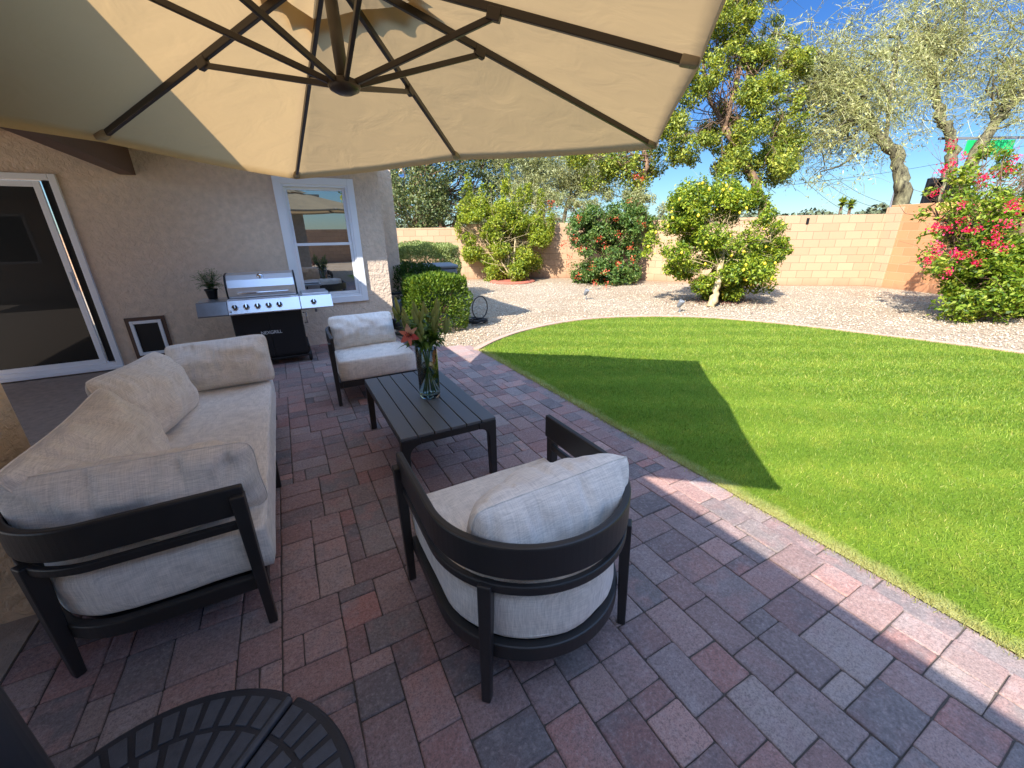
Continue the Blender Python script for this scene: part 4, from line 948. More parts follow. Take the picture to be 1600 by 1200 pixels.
# red fitting on the wall beside the grill
rf = thing('wall_tap', (0.30, 6.38, 0.58), 0, 'small red handled tap on the stucco wall behind the far lounge chair', 'tap')
obj('handle', MB().box(-0.028, 0.028, -0.03, 0.0, 0.0, 0.085), 'red', rf, bevel=0.008); obj('pipe', MB().tube([(0, 0.05, 0.0), (0, -0.02, 0.0), (0, -0.03, -0.09)], 0.014, 10), 'acgrey', rf, smooth=True)

# ------------------------------------------------------------------ vegetation helpers
def leaf_cloud(clumps, n, size, aspect=0.45, seed=0, shell=0.55, up=0.35, gap=0.0, gapscale=1.2, droop=0):
    """many small folded leaves spread through ellipsoid clumps (cx,cy,cz,rx,ry,rz)"""
    r = np.random.default_rng(seed); C = np.array(clumps, float)
    vol = (C[:, 3] * C[:, 4] * C[:, 5]) ** 0.72; idx = r.choice(len(C), n, p=vol / vol.sum())
    d = r.normal(size=(n, 3)); d /= np.linalg.norm(d, axis=1)[:, None]
    rad = r.random(n) ** (1 / 3) ; rad = shell + (1 - shell) * rad if shell < 1 else rad
    rad = np.where(r.random(n) < 0.25, r.random(n) ** 0.5, rad) * (1 + 0.12 * r.normal(size=n))
    P = C[idx, :3] + d * rad[:, None] * C[idx, 3:6]
    if gap > 0:
        nz = np.array([mnoise.noise(Vector(p * gapscale + seed)) for p in P]); k = nz > (gap - 0.5); P = P[k]; d = d[k]; n = len(P)
    s = size * r.uniform(0.6, 1.35, n)
    nr = r.normal(size=(n, 3)) + d * 0.7 + np.array([0, 0, up * 2]); nr /= np.linalg.norm(nr, axis=1)[:, None]
    t = np.cross(nr, r.normal(size=(n, 3))); t[:, 2] -= droop; t /= np.linalg.norm(t, axis=1)[:, None]; b = np.cross(nr, t)
    l = t * s[:, None] * 0.5; w_ = b * s[:, None] * aspect * 0.5; f = nr * s[:, None] * 0.10
    V = np.stack([P - l, P + w_ + f, P + l - f, P - w_ + f], 1).reshape(-1, 3)
    return V, np.arange(n * 4).reshape(n, 4)
def limb_pts(a, b, rs, wob=0.12, n=5, sag=0):
    a = Vector(a); b = Vector(b); l = (b - a).length; out = []
    for k in range(n + 1):
        t = k / n; p = a.lerp(b, t); j = math.sin(PI * t) * wob * l
        out.append(p + Vector((rs.uniform(-1, 1) * j, rs.uniform(-1, 1) * j, rs.uniform(-.5, .8) * j - sag * t * t)))
    return out
def limbs_to(mb, root_pts, radii, targets, rs, r0, wob=0.12, twigs=3):
    for t in targets:
        s = rs.choice(root_pts[len(root_pts) // 2:]); p = limb_pts(s, t, rs, wob); mb.tube(p, [r0 * (1 - 0.8 * k / 5) for k in range(6)], 6)
        for _ in range(twigs):
            q = p[rs.randint(2, 4)]; e = Vector(t) + Vector((rs.uniform(-.5, .5), rs.uniform(-.5, .5), rs.uniform(-.3, .5))); mb.tube(limb_pts(q, e, rs, 0.15, 3), [r0 * .4, r0 * .3, r0 * .2, r0 * .1], 4)
def place(o, root): o.location = (-root.location.x, -root.location.y, -root.location.z); return o
def tree(name, base, label, cat, trunks, clumps, nleaf, size, leafm, barkm, seed, group=None, r0=0.04, leafkw={}, limbs=True, extra=None, twigs=3):
    rt = thing(name, base, 0, label, cat, group); rs = random.Random(seed); mb = MB(); allp = []
    for pts, r1, r2 in trunks:
        P = [Vector(p) for p in pts]; Q = []
        for i in range(len(P) - 1):
            for k in range(4):
                t = k / 4; q = P[i].lerp(P[i + 1], t); Q.append(q + Vector((rs.gauss(0, 1), rs.gauss(0, 1), 0)) * r1 * 0.18 * (1 if i + k else 0))
        Q.append(P[-1]); n = len(Q); mb.tube(Q, [(r1 + (r2 - r1) * k / (n - 1)) * (1 + 0.10 * rs.gauss(0, 1)) for k in range(n)], 9); allp += Q
    if limbs: limbs_to(mb, allp, None, [c[:3] for c in clumps], rs, r0, twigs=twigs)
    place(obj('trunk', mb, barkm, rt, smooth=True), rt)
    V, F = leaf_cloud(clumps, nleaf, size, seed=seed, **leafkw); place(np_mesh('crown', V, F, leafm, rt), rt)
    return rt
def blobs(center, spread, n, r, rs, flat=1.0):
    out = []
    for _ in range(n):
        d = Vector((rs.gauss(0, 1), rs.gauss(0, 1), rs.gauss(0, 1))).normalized() * rs.random() ** 0.4
        q = rs.uniform(0.6, 1.2) * r; out.append((center[0] + d.x * spread[0], center[1] + d.y * spread[1], center[2] + d.z * spread[2], q, q, q * flat))
    return out
def flowers(parent, pts, size, m, rs, per=14, name='flowers'):
    mb = MB()
    for p in pts:
        for _ in range(per):
            c = Vector(p) + Vector((rs.gauss(0, 1), rs.gauss(0, 1), rs.gauss(0, 1))) * size * 0.85; d = Vector((rs.gauss(0, 1), rs.gauss(0, 1), rs.gauss(0, 1))).normalized()
            blade_leaf(mb, c, c + d * size * 0.9, size * 0.6, (0.1, 0.2, 1), 0.2, 2)
    o = place(obj(name, mb, m, parent), parent); o['kind'] = 'stuff'

def survey(rs, region, n, r0, r1, d, jd, flat=0.9):
    """clumps filling a photo region; region = list of (py, px_left, px_right) rows"""
    out = []
    for _ in range(n):
        k = rs.randrange(len(region) - 1); a, b = region[k], region[k + 1]; t = rs.random()
        py = a[0] + (b[0] - a[0]) * t; xl = a[1] + (b[1] - a[1]) * t; xr = a[2] + (b[2] - a[2]) * t
        q = rs.uniform(r0, r1); p = bear(rs.uniform(xl, xr), py, d + rs.uniform(-jd, jd)); out.append((p.x, p.y, max(p.z, q * 0.6), q, q, q * flat))
    return out
# --- clipped shrubs by the house corner
def hedge(label, c, s, n, size, leafm, seed, name='clipped_shrub', cat='shrub', spikes=True, group=None):
    rt = thing(name, (c[0], c[1], 0), 0, label, cat, group); r = np.random.default_rng(seed); rs = random.Random(seed)
    d = r.uniform(-1, 1, (n, 3)); ax_ = r.integers(0, 3, n); sg = r.choice([-1, 1], n); rows = np.arange(n); dep = 1 - r.random(n) ** 2 * 0.45; d[rows, ax_] = sg * dep
    d[:, 2] = np.where((ax_ == 2) & (d[:, 2] < 0), -d[:, 2], d[:, 2])
    ln = np.linalg.norm(d, axis=1); cube = np.max(np.abs(d), axis=1); d = d * (0.55 + 0.45 * (cube / ln * 1.35))[:, None]
    nzz = np.array([mnoise.noise(Vector(q * 2.4 + seed)) for q in d]); d = d * (1 + 0.12 * nzz)[:, None]
    P = np.array([c[0], c[1], s[2]]) + d * np.array(s)
    nr = d / np.linalg.norm(d, axis=1)[:, None]; t = nr * 0.8 + r.normal(size=(n, 3)) * 0.55 + np.array([0, 0, 0.5]); t /= np.linalg.norm(t, axis=1)[:, None]
    b = np.cross(t, r.normal(size=(n, 3))); b /= np.linalg.norm(b, axis=1)[:, None]; L_ = size * r.uniform(0.6, 1.3, n)[:, None]
    f = np.cross(t, b) * L_ * 0.12
    V = np.stack([P - t * L_ * .5, P + b * L_ * .16 + f, P + t * L_ * .5, P - b * L_ * .16 + f], 1).reshape(-1, 3)
    place(np_mesh('foliage', V, np.arange(n * 4).reshape(n, 4), leafm, rt), rt)
    mb = MB()
    for k in range(12):
        a = rs.uniform(0, 2 * PI); mb.tube(limb_pts((c[0] + .05 * math.cos(a), c[1] + .05 * math.sin(a), 0), (c[0] + s[0] * .7 * math.cos(a), c[1] + s[1] * .7 * math.sin(a), s[2] * rs.uniform(.8, 1.6)), rs, .08, 4), [.014, .011, .009, .006, .003], 5)
    place(obj('branches', mb, 'bark_br', rt), rt); return rt
hedge('bright green clipped shrub behind the vase, next to the coiled hose', (2.10, 6.52), (0.46, 0.40, 0.43), 11000, 0.058, 'lf_bush', 31)
hedge('dark shaded shrub between the house corner and the air conditioner', (2.12, 7.75), (0.42, 0.55, 0.47), 8000, 0.055, 'lf_dark', 32)
hedge('rounded grey-green dome shrub rising behind the air conditioner', (3.02, 10.2), (0.78, 0.7, 0.62), 34000, 0.052, 'lf_dome', 33)
ac = thing('air_conditioner', (2.62, 8.15, 0), R(-10), 'grey outdoor air conditioner unit half hidden behind the shrubs', 'air conditioner')
obj('casing', MB().box(-0.42, 0.42, -0.4, 0.4, 0.02, 0.86), 'acgrey', ac, bevel=0.03, segs=3)
obj('top_cover', MB().box(-0.44, 0.44, -0.42, 0.42, 0.862, 0.93), 'acgrey', ac, bevel=0.03, segs=3)
g_ = MB()
for k in range(14): g_.box(-0.40, 0.40, -0.412, -0.402, 0.10 + k * 0.05, 0.12 + k * 0.05)
obj('louvres', g_, 'blackmetal', ac)
# dark storage box and hose in the corner
bx_ = thing('hose_reel', (1.62, 6.95, 0), 0, 'dark hose reel in the shade between the house corner and the shrub', 'hose reel')
obj('stand', MB().box(-0.2, -0.17, -0.2, 0.2, 0.0, 0.62).box(0.17, 0.2, -0.2, 0.2, 0.0, 0.62).box(-0.2, 0.2, -0.2, -0.17, 0.58, 0.62), 'rubber', bx_, bevel=0.008)
obj('drum', MB().lathe([(0.22, -0.16), (0.22, -0.14), (0.13, -0.13), (0.13, 0.13), (0.22, 0.14), (0.22, 0.16)], 24, mat=Matrix.Translation((0, 0, 0.34)) @ Matrix.Rotation(R(90), 4, 'Y')), 'acgrey', bx_, smooth=True)
hz = MB(); hp = []
for k in range(180):
    t = k / 180; a = t * 2 * PI * 6; r_ = 0.17 + 0.03 * math.sin(a * 0.37 + 1); hp.append((2.86 + r_ * math.cos(a), 6.62 + r_ * 0.9 * math.sin(a), 0.012 + 0.055 * t + 0.01 * math.sin(a * 2.3)))
hz.tube(hp, 0.010, 6, cap=True)
up_ = [(2.98 + 0.17 * math.cos(a), 6.72 + 0.05 * math.cos(a), 0.24 + 0.20 * math.sin(a)) for a in np.linspace(-1.5, 4.4, 34)]
hs = thing('garden_hose', (2.86, 6.62, 0), 0, 'black garden hose lying coiled on the gravel beside the clipped shrub', 'hose')
place(obj('coil', hz, 'rubber', hs, smooth=True), hs); place(obj('loop', MB().tube(up_, 0.010, 6), 'rubber', hs, smooth=True), hs)

# --- spot lights in the gravel
for i, (q, lab) in enumerate((((6.16, 7.70), 'small grey garden spot light staked in the gravel nearer the red-flowered bush'), ((6.66, 5.42), 'small grey garden spot light staked in the gravel just left of the lemon tree'))):
    sp_ = thing('garden_spot_light', (q[0], q[1], 0), R(20), lab, 'spot light', 'garden spot lights in the gravel')
    obj('stake', MB().tube([(0, 0, -0.02), (0, 0, 0.07)], 0.012, 8), 'acgrey', sp_)
    obj('lamp_head', MB().lathe([(0.02, -0.07), (0.04, -0.05), (0.052, 0.05), (0.055, 0.08), (0.045, 0.08), (0.04, 0.06)], 18, mat=Matrix.Translation((0, 0.01, 0.15)) @ Matrix.Rotation(R(28), 4, 'X')), 'acgrey', sp_, smooth=True)

# --- orange sapling
rs = random.Random(41)
OC = Vector((6.55, 12.0, 0))
cl = survey(rs, [(320, 730, 850), (360, 722, 858), (400, 735, 850), (428, 770, 820)], 46, 0.24, 0.38, 13.3, 0.5) or blobs((6.75, 12.25, 1.35), (0.95, 0.8, 0.62), 22, 0.42, rs) 
cl += [(*bear(px, py, 13.3), 0.15, 0.15, 0.55) for px, py in ((725, 322), (732, 300), (745, 330), (755, 312), (768, 318), (790, 300), (792, 285), (812, 318), (825, 305), (845, 320), (715, 345), (860, 350), (800, 325), (777, 335))]
o_t = tree('citrus_tree', (6.55, 12.0, 0), 'young yellow-green citrus tree with upright shoots in a ring of red soil', 'tree', [([(6.5, 12.0, 0), (6.6, 12.05, 0.6), (6.7, 12.1, 1.3)], 0.045, 0.02), ([(6.55, 12.0, 0), (6.9, 12.1, 0.5), (7.2, 12.2, 1.1)], 0.03, 0.015), ([(6.5, 12.0, 0.1), (6.2, 12.1, 0.6), (6.0, 12.3, 1.3)], 0.03, 0.015)], cl, 46000, 0.085, 'lf_orange', 'bark_pale', 41, r0=0.009, leafkw=dict(gap=0.32, gapscale=2.6, shell=0.3))
place(obj('soil_ring', MB().lathe([(0.75, -0.01), (0.72, 0.03), (0.62, 0.06), (0.5, 0.03), (0, 0.02)], 28, c=(6.5, 11.95, 0)), 'dirt', o_t, smooth=True), o_t)
# --- red flowered bush
rs = random.Random(42)
cl = survey(rs, [(335, 905, 985), (355, 895, 1000), (390, 898, 996), (425, 908, 990), (438, 915, 985)], 52, 0.26, 0.42, 12.4, 0.45) + survey(rs, [(318, 880, 1000), (340, 880, 1015), (350, 880, 1030)], 14, 0.16, 0.3, 12.6, 0.4)
rb = tree('trumpet_bush', (9.0, 10.2, 0), 'rounded dark green bush dotted with orange-red flowers against the block wall', 'bush', [([(9.0, 10.2, 0), (9.0, 10.3, 0.8)], 0.05, 0.03)], cl, 40000, 0.085, 'lf_red', 'bark_br', 42, r0=0.018, leafkw=dict(gap=0.34, gapscale=3.0, shell=0.4))
fp = [bear(*p) for p in [(903 + 0, 340, 11.9), (862, 316, 12.6), (885, 378, 12.1), (900, 375, 12), (878, 384, 12.2), (936, 374, 11.7), (962, 341, 12), (967, 365, 11.8), (945, 383, 11.7), (906, 388, 11.9), (890, 402, 12), (966, 412, 11.7), (990, 405, 11.7), (925, 417, 11.7), (945, 425, 11.6), (930, 443, 11.5), (948, 444, 11.5), (905, 430, 11.7), (984, 386, 11.8), (888, 412, 12), (1005, 352, 12.2), (994, 275, 12.4), (1003, 278, 12.4), (984, 316, 12.3)]]
fp = [p + (Vector((0, 0, 1.5)) - p).normalized() * 0.35 for p in fp]
flowers(rb, fp, 0.065, 'fl_red', rs, 18)
rs = random.Random(52)
cl = survey(rs, [(296, 800, 905), (325, 790, 900), (345, 800, 895)], 16, 0.18, 0.34, 14.4, 0.3) + survey(rs, [(305, 985, 1060), (340, 990, 1070)], 9, 0.2, 0.34, 13.2, 0.3) + survey(rs, [(300, 900, 1000), (325, 900, 1000)], 9, 0.14, 0.24, 13.6, 0.3)
tree('overhanging_shrub', (9.8, 12.2, 0), 'loose pale green shrub leaning over the wall top above the red-flowered bush', 'shrub', [([(9.8, 12.2, 0), (9.7, 12.2, 0.9), (9.5, 12.2, 1.7)], 0.06, 0.03), ([(10.4, 11.2, 0), (10.5, 11.0, 1.6)], 0.04, 0.02), ([(8.6, 13.0, 0), (8.3, 13.0, 1.6)], 0.04, 0.02)], cl, 15000, 0.075, 'lf_wisp', 'bark_br', 52, r0=0.010, twigs=2, leafkw=dict(gap=0.40, gapscale=3.0, shell=0.2, up=0.2))
# --- lemon tree
rs = random.Random(43)
cl = survey(rs, [(296, 1075, 1160), (325, 1050, 1195), (370, 1042, 1218), (415, 1060, 1205), (430, 1075, 1185)], 64, 0.22, 0.36, 8.75, 0.55) + survey(rs, [(425, 1065, 1195), (462, 1085, 1180)], 16, 0.2, 0.3, 9.1, 0.4)
cl += [(*bear(px, py, 8.7), 0.10, 0.10, 0.30) for px, py in ((1135, 285), (1120, 292), (1098, 300), (1075, 308), (1150, 300), (1172, 300), (1196, 322), (1060, 325), (1088, 290))]
cl += [(*bear(px, py, 8.6), q, q, q) for px, py, q in ((1030, 350, .2), (1018, 375, .18), (1012, 395, .14), (1040, 385, .2), (1225, 350, .14), (1222, 378, .14), (1232, 390, .10), (1215, 400, .16), (1200, 445, .16), (1048, 420, .16))]
lt = tree('lemon_tree', (7.72, 5.52, 0), 'lemon tree full of small yellow fruit with one pale leaning trunk', 'tree', [([(7.68, 5.50, -0.02), (7.80, 5.50, 0.25), (7.88, 5.54, 0.55), (8.05, 5.70, 0.95), (8.25, 5.9, 1.5)], 0.088, 0.03)], cl, 92000, 0.068, 'lf_lemon', 'bark_pale', 43, r0=0.008, twigs=1, leafkw=dict(gap=0.36, gapscale=2.6, shell=0.2))
fr = MB(); rr = random.Random(5)
for k in range(110):
    c = rr.choice(cl); d = Vector((rr.gauss(0, 1), rr.gauss(0, 1), rr.gauss(0, 1))).normalized()
    if d.dot(Vector((-0.8, -0.6, 0))) < -0.1: d = -d
    p = Vector(c[:3]) + Vector((d.x * c[3], d.y * c[4], d.z * c[5])) * 0.98; q = rr.uniform(0.024, 0.033)
    o_ = MB().lathe([(0.004, -q * 1.25), (q * 0.62, -q * 0.85), (q, 0), (q * 0.62, q * 0.85), (0.004, q * 1.2)], 9, c=tuple(p)); fr.add(o_.v, o_.f)
fr_o = place(obj('lemons', fr, 'lemon', lt, smooth=True), lt); fr_o['kind'] = 'stuff'
rr = random.Random(77); lit = MB()
for k in range(420):
    a = rr.uniform(0, 2 * PI); q = abs(rr.gauss(0, 0.5)); c = Vector((8.35 + q * math.cos(a) * 1.2, 5.75 + q * math.sin(a), 0.012)); d = Vector((rr.gauss(0, 1), rr.gauss(0, 1), 0.1)).normalized(); blade_leaf(lit, c, c + d * 0.07, 0.035, (0, 0, 1), 0.2, 2)
place(obj('leaf_litter', lit, 'darksoil', lt), lt)['kind'] = 'stuff'
# --- bougainvillea
rs = random.Random(44)
cl = survey(rs, [(330, 1470, 1720), (370, 1462, 1740), (420, 1470, 1760), (460, 1500, 1780), (490, 1525, 1790)], 78, 0.24, 0.42, 7.0, 0.5) + survey(rs, [(262, 1500, 1680), (300, 1480, 1700), (335, 1470, 1720)], 30, 0.12, 0.24, 7.0, 0.5) + survey(rs, [(235, 1520, 1660), (262, 1495, 1680)], 14, 0.08, 0.16, 7.0, 0.5)
cl += [(*bear(px, py, 6.9), q, q, q) for px, py, q in ((1440, 335, .12), (1450, 300, .08), (1452, 375, .16), (1448, 400, .14), (1485, 255, .08), (1488, 232, .07), (1475, 440, .2))]
bg_ = tree('bougainvillea', (10.9, 2.2, 0), 'big sprawling bougainvillea with magenta flowers in front of the orange wall', 'bush', [([(10.9, 2.2, 0), (11.0, 2.3, 1.0), (11.0, 2.3, 2.0)], 0.07, 0.03), ([(10.8, 2.2, 0), (10.6, 2.8, 0.9), (10.4, 3.2, 1.6)], 0.04, 0.02)], cl, 46000, 0.080, 'lf_boug', 'bark_br', 44, r0=0.014, leafkw=dict(gap=0.33, gapscale=2.2, shell=0.35, up=0.5))
fp = [bear(*p) for p in [(1484, 227, 9.6), (1480, 262, 9.6), (1472, 266, 9.7), (1490, 255, 9.6), (1505, 246, 9.5), (1462, 302, 9.5), (1540, 275, 8.9), (1535, 280, 9.0), (1590, 248, 8.7), (1575, 265, 8.8), (1458, 357, 9.3), (1463, 353, 9.3), (1478, 357, 9.2), (1512, 361, 8.9), (1525, 358, 8.9), (1560, 352, 8.7), (1579, 350, 8.6), (1556, 367, 8.7), (1553, 378, 8.7), (1465, 391, 9.2), (1462, 384, 9.2), (1448, 408, 9.3), (1454, 403, 9.3), (1492, 395, 9.0), (1500, 398, 9.0), (1512, 399, 8.9), (1546, 380, 8.8), (1580, 322, 8.6), (1584, 316, 8.6), (1590, 328, 8.6), (1504, 320, 9.1), (1528, 410, 8.8), (1570, 388, 8.6), (1482, 425, 9.0), (1500, 345, 9.0)]]
fp = [Vector((0, 0, 1.5)) + (p - Vector((0, 0, 1.5))) * 0.70 for p in fp]
flowers(bg_, fp, 0.048, 'fl_mag', rs, 26)

# --- trees beyond the wall
def B(px, py, d): return tuple(bear(px, py, d))
TG = 'trees beyond the block wall'
rs = random.Random(45)
def cl_px(lst, d, jit=0.5, flat=0.8):
    """clumps surveyed from the photo at a stated depth: (px, py, radius in metres)"""
    out = []
    for px, py, r_ in lst:
        p = bear(px, py, d + rs.uniform(-jit, jit) * 2); out.append((p.x, p.y, p.z, r_, r_, r_ * flat))
    return out
# dense dark evergreen, left
L1 = []
for _ in range(44):
    px = rs.uniform(590, 800); py = rs.uniform(215, 345 - abs(px - 690) * 0.12); L1.append((px, py, rs.uniform(0.55, 0.95)))
gz0 = lambda px, d: (bear(px, 360, d).x, bear(px, 360, d).y, 0)
tree('evergreen_tree', gz0(675, 17), 'dense dark evergreen tree beyond the wall left of the young citrus', 'tree', [([gz0(648, 17), B(650, 345, 17), B(655, 300, 17)], 0.16, 0.08), ([gz0(692, 17), B(690, 345, 17), B(680, 300, 17)], 0.17, 0.08), ([gz0(692, 17), B(664, 350, 17), B(640, 300, 17)], 0.10, 0.05)], cl_px(L1, 17, 0.9), 52000, 0.115, 'lf_ficus', 'bark_br', 45, r0=0.05, leafkw=dict(gap=0.30, gapscale=1.3, shell=0.5))
# pale wispy tree behind the red bush
L2_ = [(rs.uniform(770, 950), rs.uniform(235, 330), rs.uniform(0.5, 0.9)) for _ in range(26)]
def twig_tree(name, label, base, trunks, targets, nt_, ln, seed, leafm='lf_palo', group=None, bark='bark_gb', rtw=0.010, nleaf=12000, lsize=0.05, droop=0.5, clr=0.7, tw2=5):
    rt = thing(name, base, 0, label, 'tree', group); r = random.Random(seed); mb = MB(); tips = []
    allp = []
    for pts, r1, r2 in trunks:
        P = [Vector(p) for p in pts]; Q = []
        for i in range(len(P) - 1):
            for k in range(5): Q.append(P[i].lerp(P[i + 1], k / 5) + Vector((r.gauss(0, 1), r.gauss(0, 1), r.gauss(0, .4))) * r1 * 0.16)
        Q.append(P[-1]); n = len(Q); mb.tube(Q, [(r1 + (r2 - r1) * k / (n - 1)) * (1 + .09 * r.gauss(0, 1)) for k in range(n)], 9); allp += Q[n // 3:]
    limb = []
    for t in targets:
        t = Vector(t); s = min(r.sample(allp, min(8, len(allp))), key=lambda q: (q - t).length); p = limb_pts(s, t, r, 0.10, 6); mb.tube(p, [0.055, 0.045, 0.036, 0.028, 0.02, 0.014, 0.009], 6); limb += p[1:]
    place(obj('trunk', mb, bark, rt, smooth=True), rt)
    tw = MB(); V = []
    for k in range(nt_):
        s = r.choice(limb) + Vector((r.gauss(0, 1), r.gauss(0, 1), r.gauss(0, 1))) * clr * 0.3; a = r.uniform(0, 2 * PI); l = ln * r.uniform(0.5, 1.3); e = r.uniform(-0.1, 1.0)
        d = Vector((math.cos(a) * math.cos(e), math.sin(a) * math.cos(e), math.sin(e))); p = [s]
        for q in range(5):
            d = (d + Vector((r.gauss(0, .16), r.gauss(0, .16), -droop * 0.22 + r.gauss(0, .12)))).normalized(); p.append(p[-1] + d * l / 5)
        tw.tube(p, [rtw * (1 - .16 * q) for q in range(6)], 3, cap=False)
        for _ in range(tw2):
            i = r.randint(1, 5); d2 = (d + Vector((r.gauss(0, .7), r.gauss(0, .7), r.gauss(-.25, .5)))).normalized(); l2 = l * r.uniform(0.2, 0.5)
            q1 = p[i] + d2 * l2 * .5; q2 = q1 + (d2 + Vector((r.gauss(0, .3), r.gauss(0, .3), -.25))).normalized() * l2 * .5
            tw.tube([p[i], q1, q2], [rtw * .55, rtw * .45, rtw * .3], 3, cap=False); V += [q1, q2, (p[i] + q1) / 2]
    place(obj('twigs', tw, leafm, rt), rt)
    rn = np.random.default_rng(seed); A = np.array([tuple(v) for v in V]); P_ = A[rn.integers(0, len(A), nleaf)] + rn.normal(size=(nleaf, 3)) * 0.07
    nr = rn.normal(size=(nleaf, 3)); nr /= np.linalg.norm(nr, axis=1)[:, None]; t = np.cross(nr, rn.normal(size=(nleaf, 3))); t[:, 2] -= 0.5; t /= np.linalg.norm(t, axis=1)[:, None]; b = np.cross(nr, t); s = lsize * rn.uniform(.5, 1.4, nleaf)[:, None]
    VV = np.stack([P_ - t * s * .5, P_ + b * s * .13, P_ + t * s * .5, P_ - b * s * .13], 1).reshape(-1, 3)
    place(np_mesh('crown', VV, np.arange(nleaf * 4).reshape(nleaf, 4), leafm, rt), rt); return rt
tg2 = [B(rs.uniform(765, 985), rs.uniform(215, 325), 17 + rs.uniform(-1, 1)) for _ in range(34)]
twig_tree('wispy_tree', 'pale wispy tree beyond the wall between the citrus and the red-flowered bush', gz0(860, 17), [([gz0(850, 17), B(850, 330, 17), B(835, 270, 17)], 0.09, 0.05), ([gz0(870, 17), B(885, 320, 17), B(910, 250, 17)], 0.09, 0.05)], tg2, 900, 1.3, 46, 'lf_wisp', TG, nleaf=26000, lsize=0.13, droop=-0.1, rtw=0.008)
# leaning brown tree + tall yellow-leaved tree
rs = random.Random(47)
L3 = [(rs.uniform(900, 1040), rs.uniform(215, 300), rs.uniform(0.3, 0.6)) for _ in range(16)]
tree('leaning_tree', gz0(975, 14), 'sparse yellowing tree with a leaning brown trunk above the red-flowered bush', 'tree', [([gz0(968, 14), B(985, 315, 14), B(1000, 285, 14), B(1012, 262, 14), B(1002, 225, 14)], 0.13, 0.06)], cl_px(L3, 14, 0.4), 12000, 0.11, 'lf_tall', 'bark_br', 47, TG, r0=0.03, leafkw=dict(gap=0.45, gapscale=2.0, shell=0.2))
L4 = []
for _ in range(96):
    py = rs.uniform(-60, 285); cx = 1165 - 0.0 * py; hw = 60 + 70 * min(1, max(0, (py + 60) / 200)) if py < 180 else 130 - (py - 180) * 0.35
    L4.append((cx - 20 + rs.uniform(-hw, hw) * 0.95, py, rs.uniform(0.26, 0.60)))
tree('tall_tree', gz0(1205, 13), 'tall yellow-green leafy tree rising behind the lemon tree next to the umbrella edge', 'tree', [([gz0(1200, 13), B(1192, 320, 13), B(1178, 280, 13), B(1150, 232, 13), B(1132, 200, 13)], 0.16, 0.10), ([B(1132, 200, 13), B(1150, 130, 13), B(1165, 40, 13)], 0.09, 0.04), ([B(1135, 205, 13), B(1105, 150, 13), B(1095, 80, 13)], 0.07, 0.03)], cl_px(L4, 13, 0.5), 110000, 0.095, 'lf_tall', 'bark_br', 48, TG, r0=0.016, leafkw=dict(gap=0.42, gapscale=1.7, shell=0.15))
# mesquite pair
rs = random.Random(49)
tgA = [B(rs.uniform(1175, 1420), rs.uniform(20, 250), 14.5 + rs.uniform(-1.5, 1.5)) for _ in range(46)] + [B(rs.uniform(1190, 1330), rs.uniform(200, 300), 14.5 + rs.uniform(-1, 1)) for _ in range(12)]
twig_tree('mesquite_tree', 'olive-green mesquite tree with a curved trunk rising behind the stepped end of the wall', gz0(1412, 14.5), [([gz0(1409, 14.5), B(1408, 300, 14.5), B(1405, 268, 14.5), B(1398, 240, 14.5), B(1380, 222, 14.5), B(1362, 200, 14.5), B(1335, 180, 14.5), B(1310, 150, 14.5)], 0.26, 0.09), ([B(1375, 215, 14.5), B(1365, 190, 14.5), B(1330, 140, 14.5), B(1290, 120, 14.5)], 0.10, 0.05), ([B(1400, 245, 14.5), B(1385, 215, 14.5), B(1390, 150, 14.5), B(1405, 60, 14.5)], 0.08, 0.04)], tgA, 1150, 1.3, 50, 'lf_palo', TG, nleaf=15000, lsize=0.12, droop=0.75, rtw=0.0095)
tgB = [B(rs.uniform(1400, 1660), rs.uniform(-60, 190), 16.5 + rs.uniform(-1.5, 1.5)) for _ in range(44)]
twig_tree('mesquite_tree', 'forked mesquite tree partly hidden by the bougainvillea at the right edge', gz0(1480, 16.5), [([gz0(1470, 16.5), B(1478, 300, 16.5), B(1490, 250, 16.5), B(1486, 215, 16.5), B(1470, 185, 16.5), B(1462, 150, 16.5), B(1440, 90, 16.5)], 0.27, 0.10), ([gz0(1490, 16.5), B(1520, 245, 16.5), B(1545, 205, 16.5), B(1570, 175, 16.5), B(1610, 135, 16.5)], 0.22, 0.12)], tgB, 1050, 1.5, 51, 'lf_palo', TG, nleaf=15000, lsize=0.12, droop=0.6, rtw=0.011)

# --- far street furniture
def far_base(px, d): return (bear(px, 350, d).x, bear(px, 350, d).y, 0)
SD = 17.0
sg = thing('street_sign', far_base(1541, SD), 0, 'green street name sign on a mast arm seen above the bougainvillea', 'sign')
c0, c1 = bear(1504, 222, SD), bear(1578, 222, SD); c2 = bear(1504, 243, SD); dirx = (c1 - c0); dirx.z = 0; ww_ = dirx.length; dirx.normalize(); hh_ = (c0 - c2).length
ang = math.atan2(dirx.y, dirx.x); lo = c2
sb = obj('panel', MB().box(0, ww_, -0.02, 0.02, 0, hh_), 'sign', sg, bevel=0.03); sb.location = (lo.x - sg.location.x, lo.y - sg.location.y, lo.z); sb.rotation_euler = (0, 0, ang)
ar = obj('arm', MB().box(-1.2, ww_ + 4, -0.05, 0.05, hh_ + 0.03, hh_ + 0.11), 'acgrey', sg); ar.location = sb.location; ar.rotation_euler = sb.rotation_euler
pl_ = obj('pole', MB().tube([(ww_ + 4, 0, -lo.z), (ww_ + 4, 0, hh_ + 1)], 0.12, 10), 'acgrey', sg); pl_.location = sb.location; pl_.rotation_euler = sb.rotation_euler
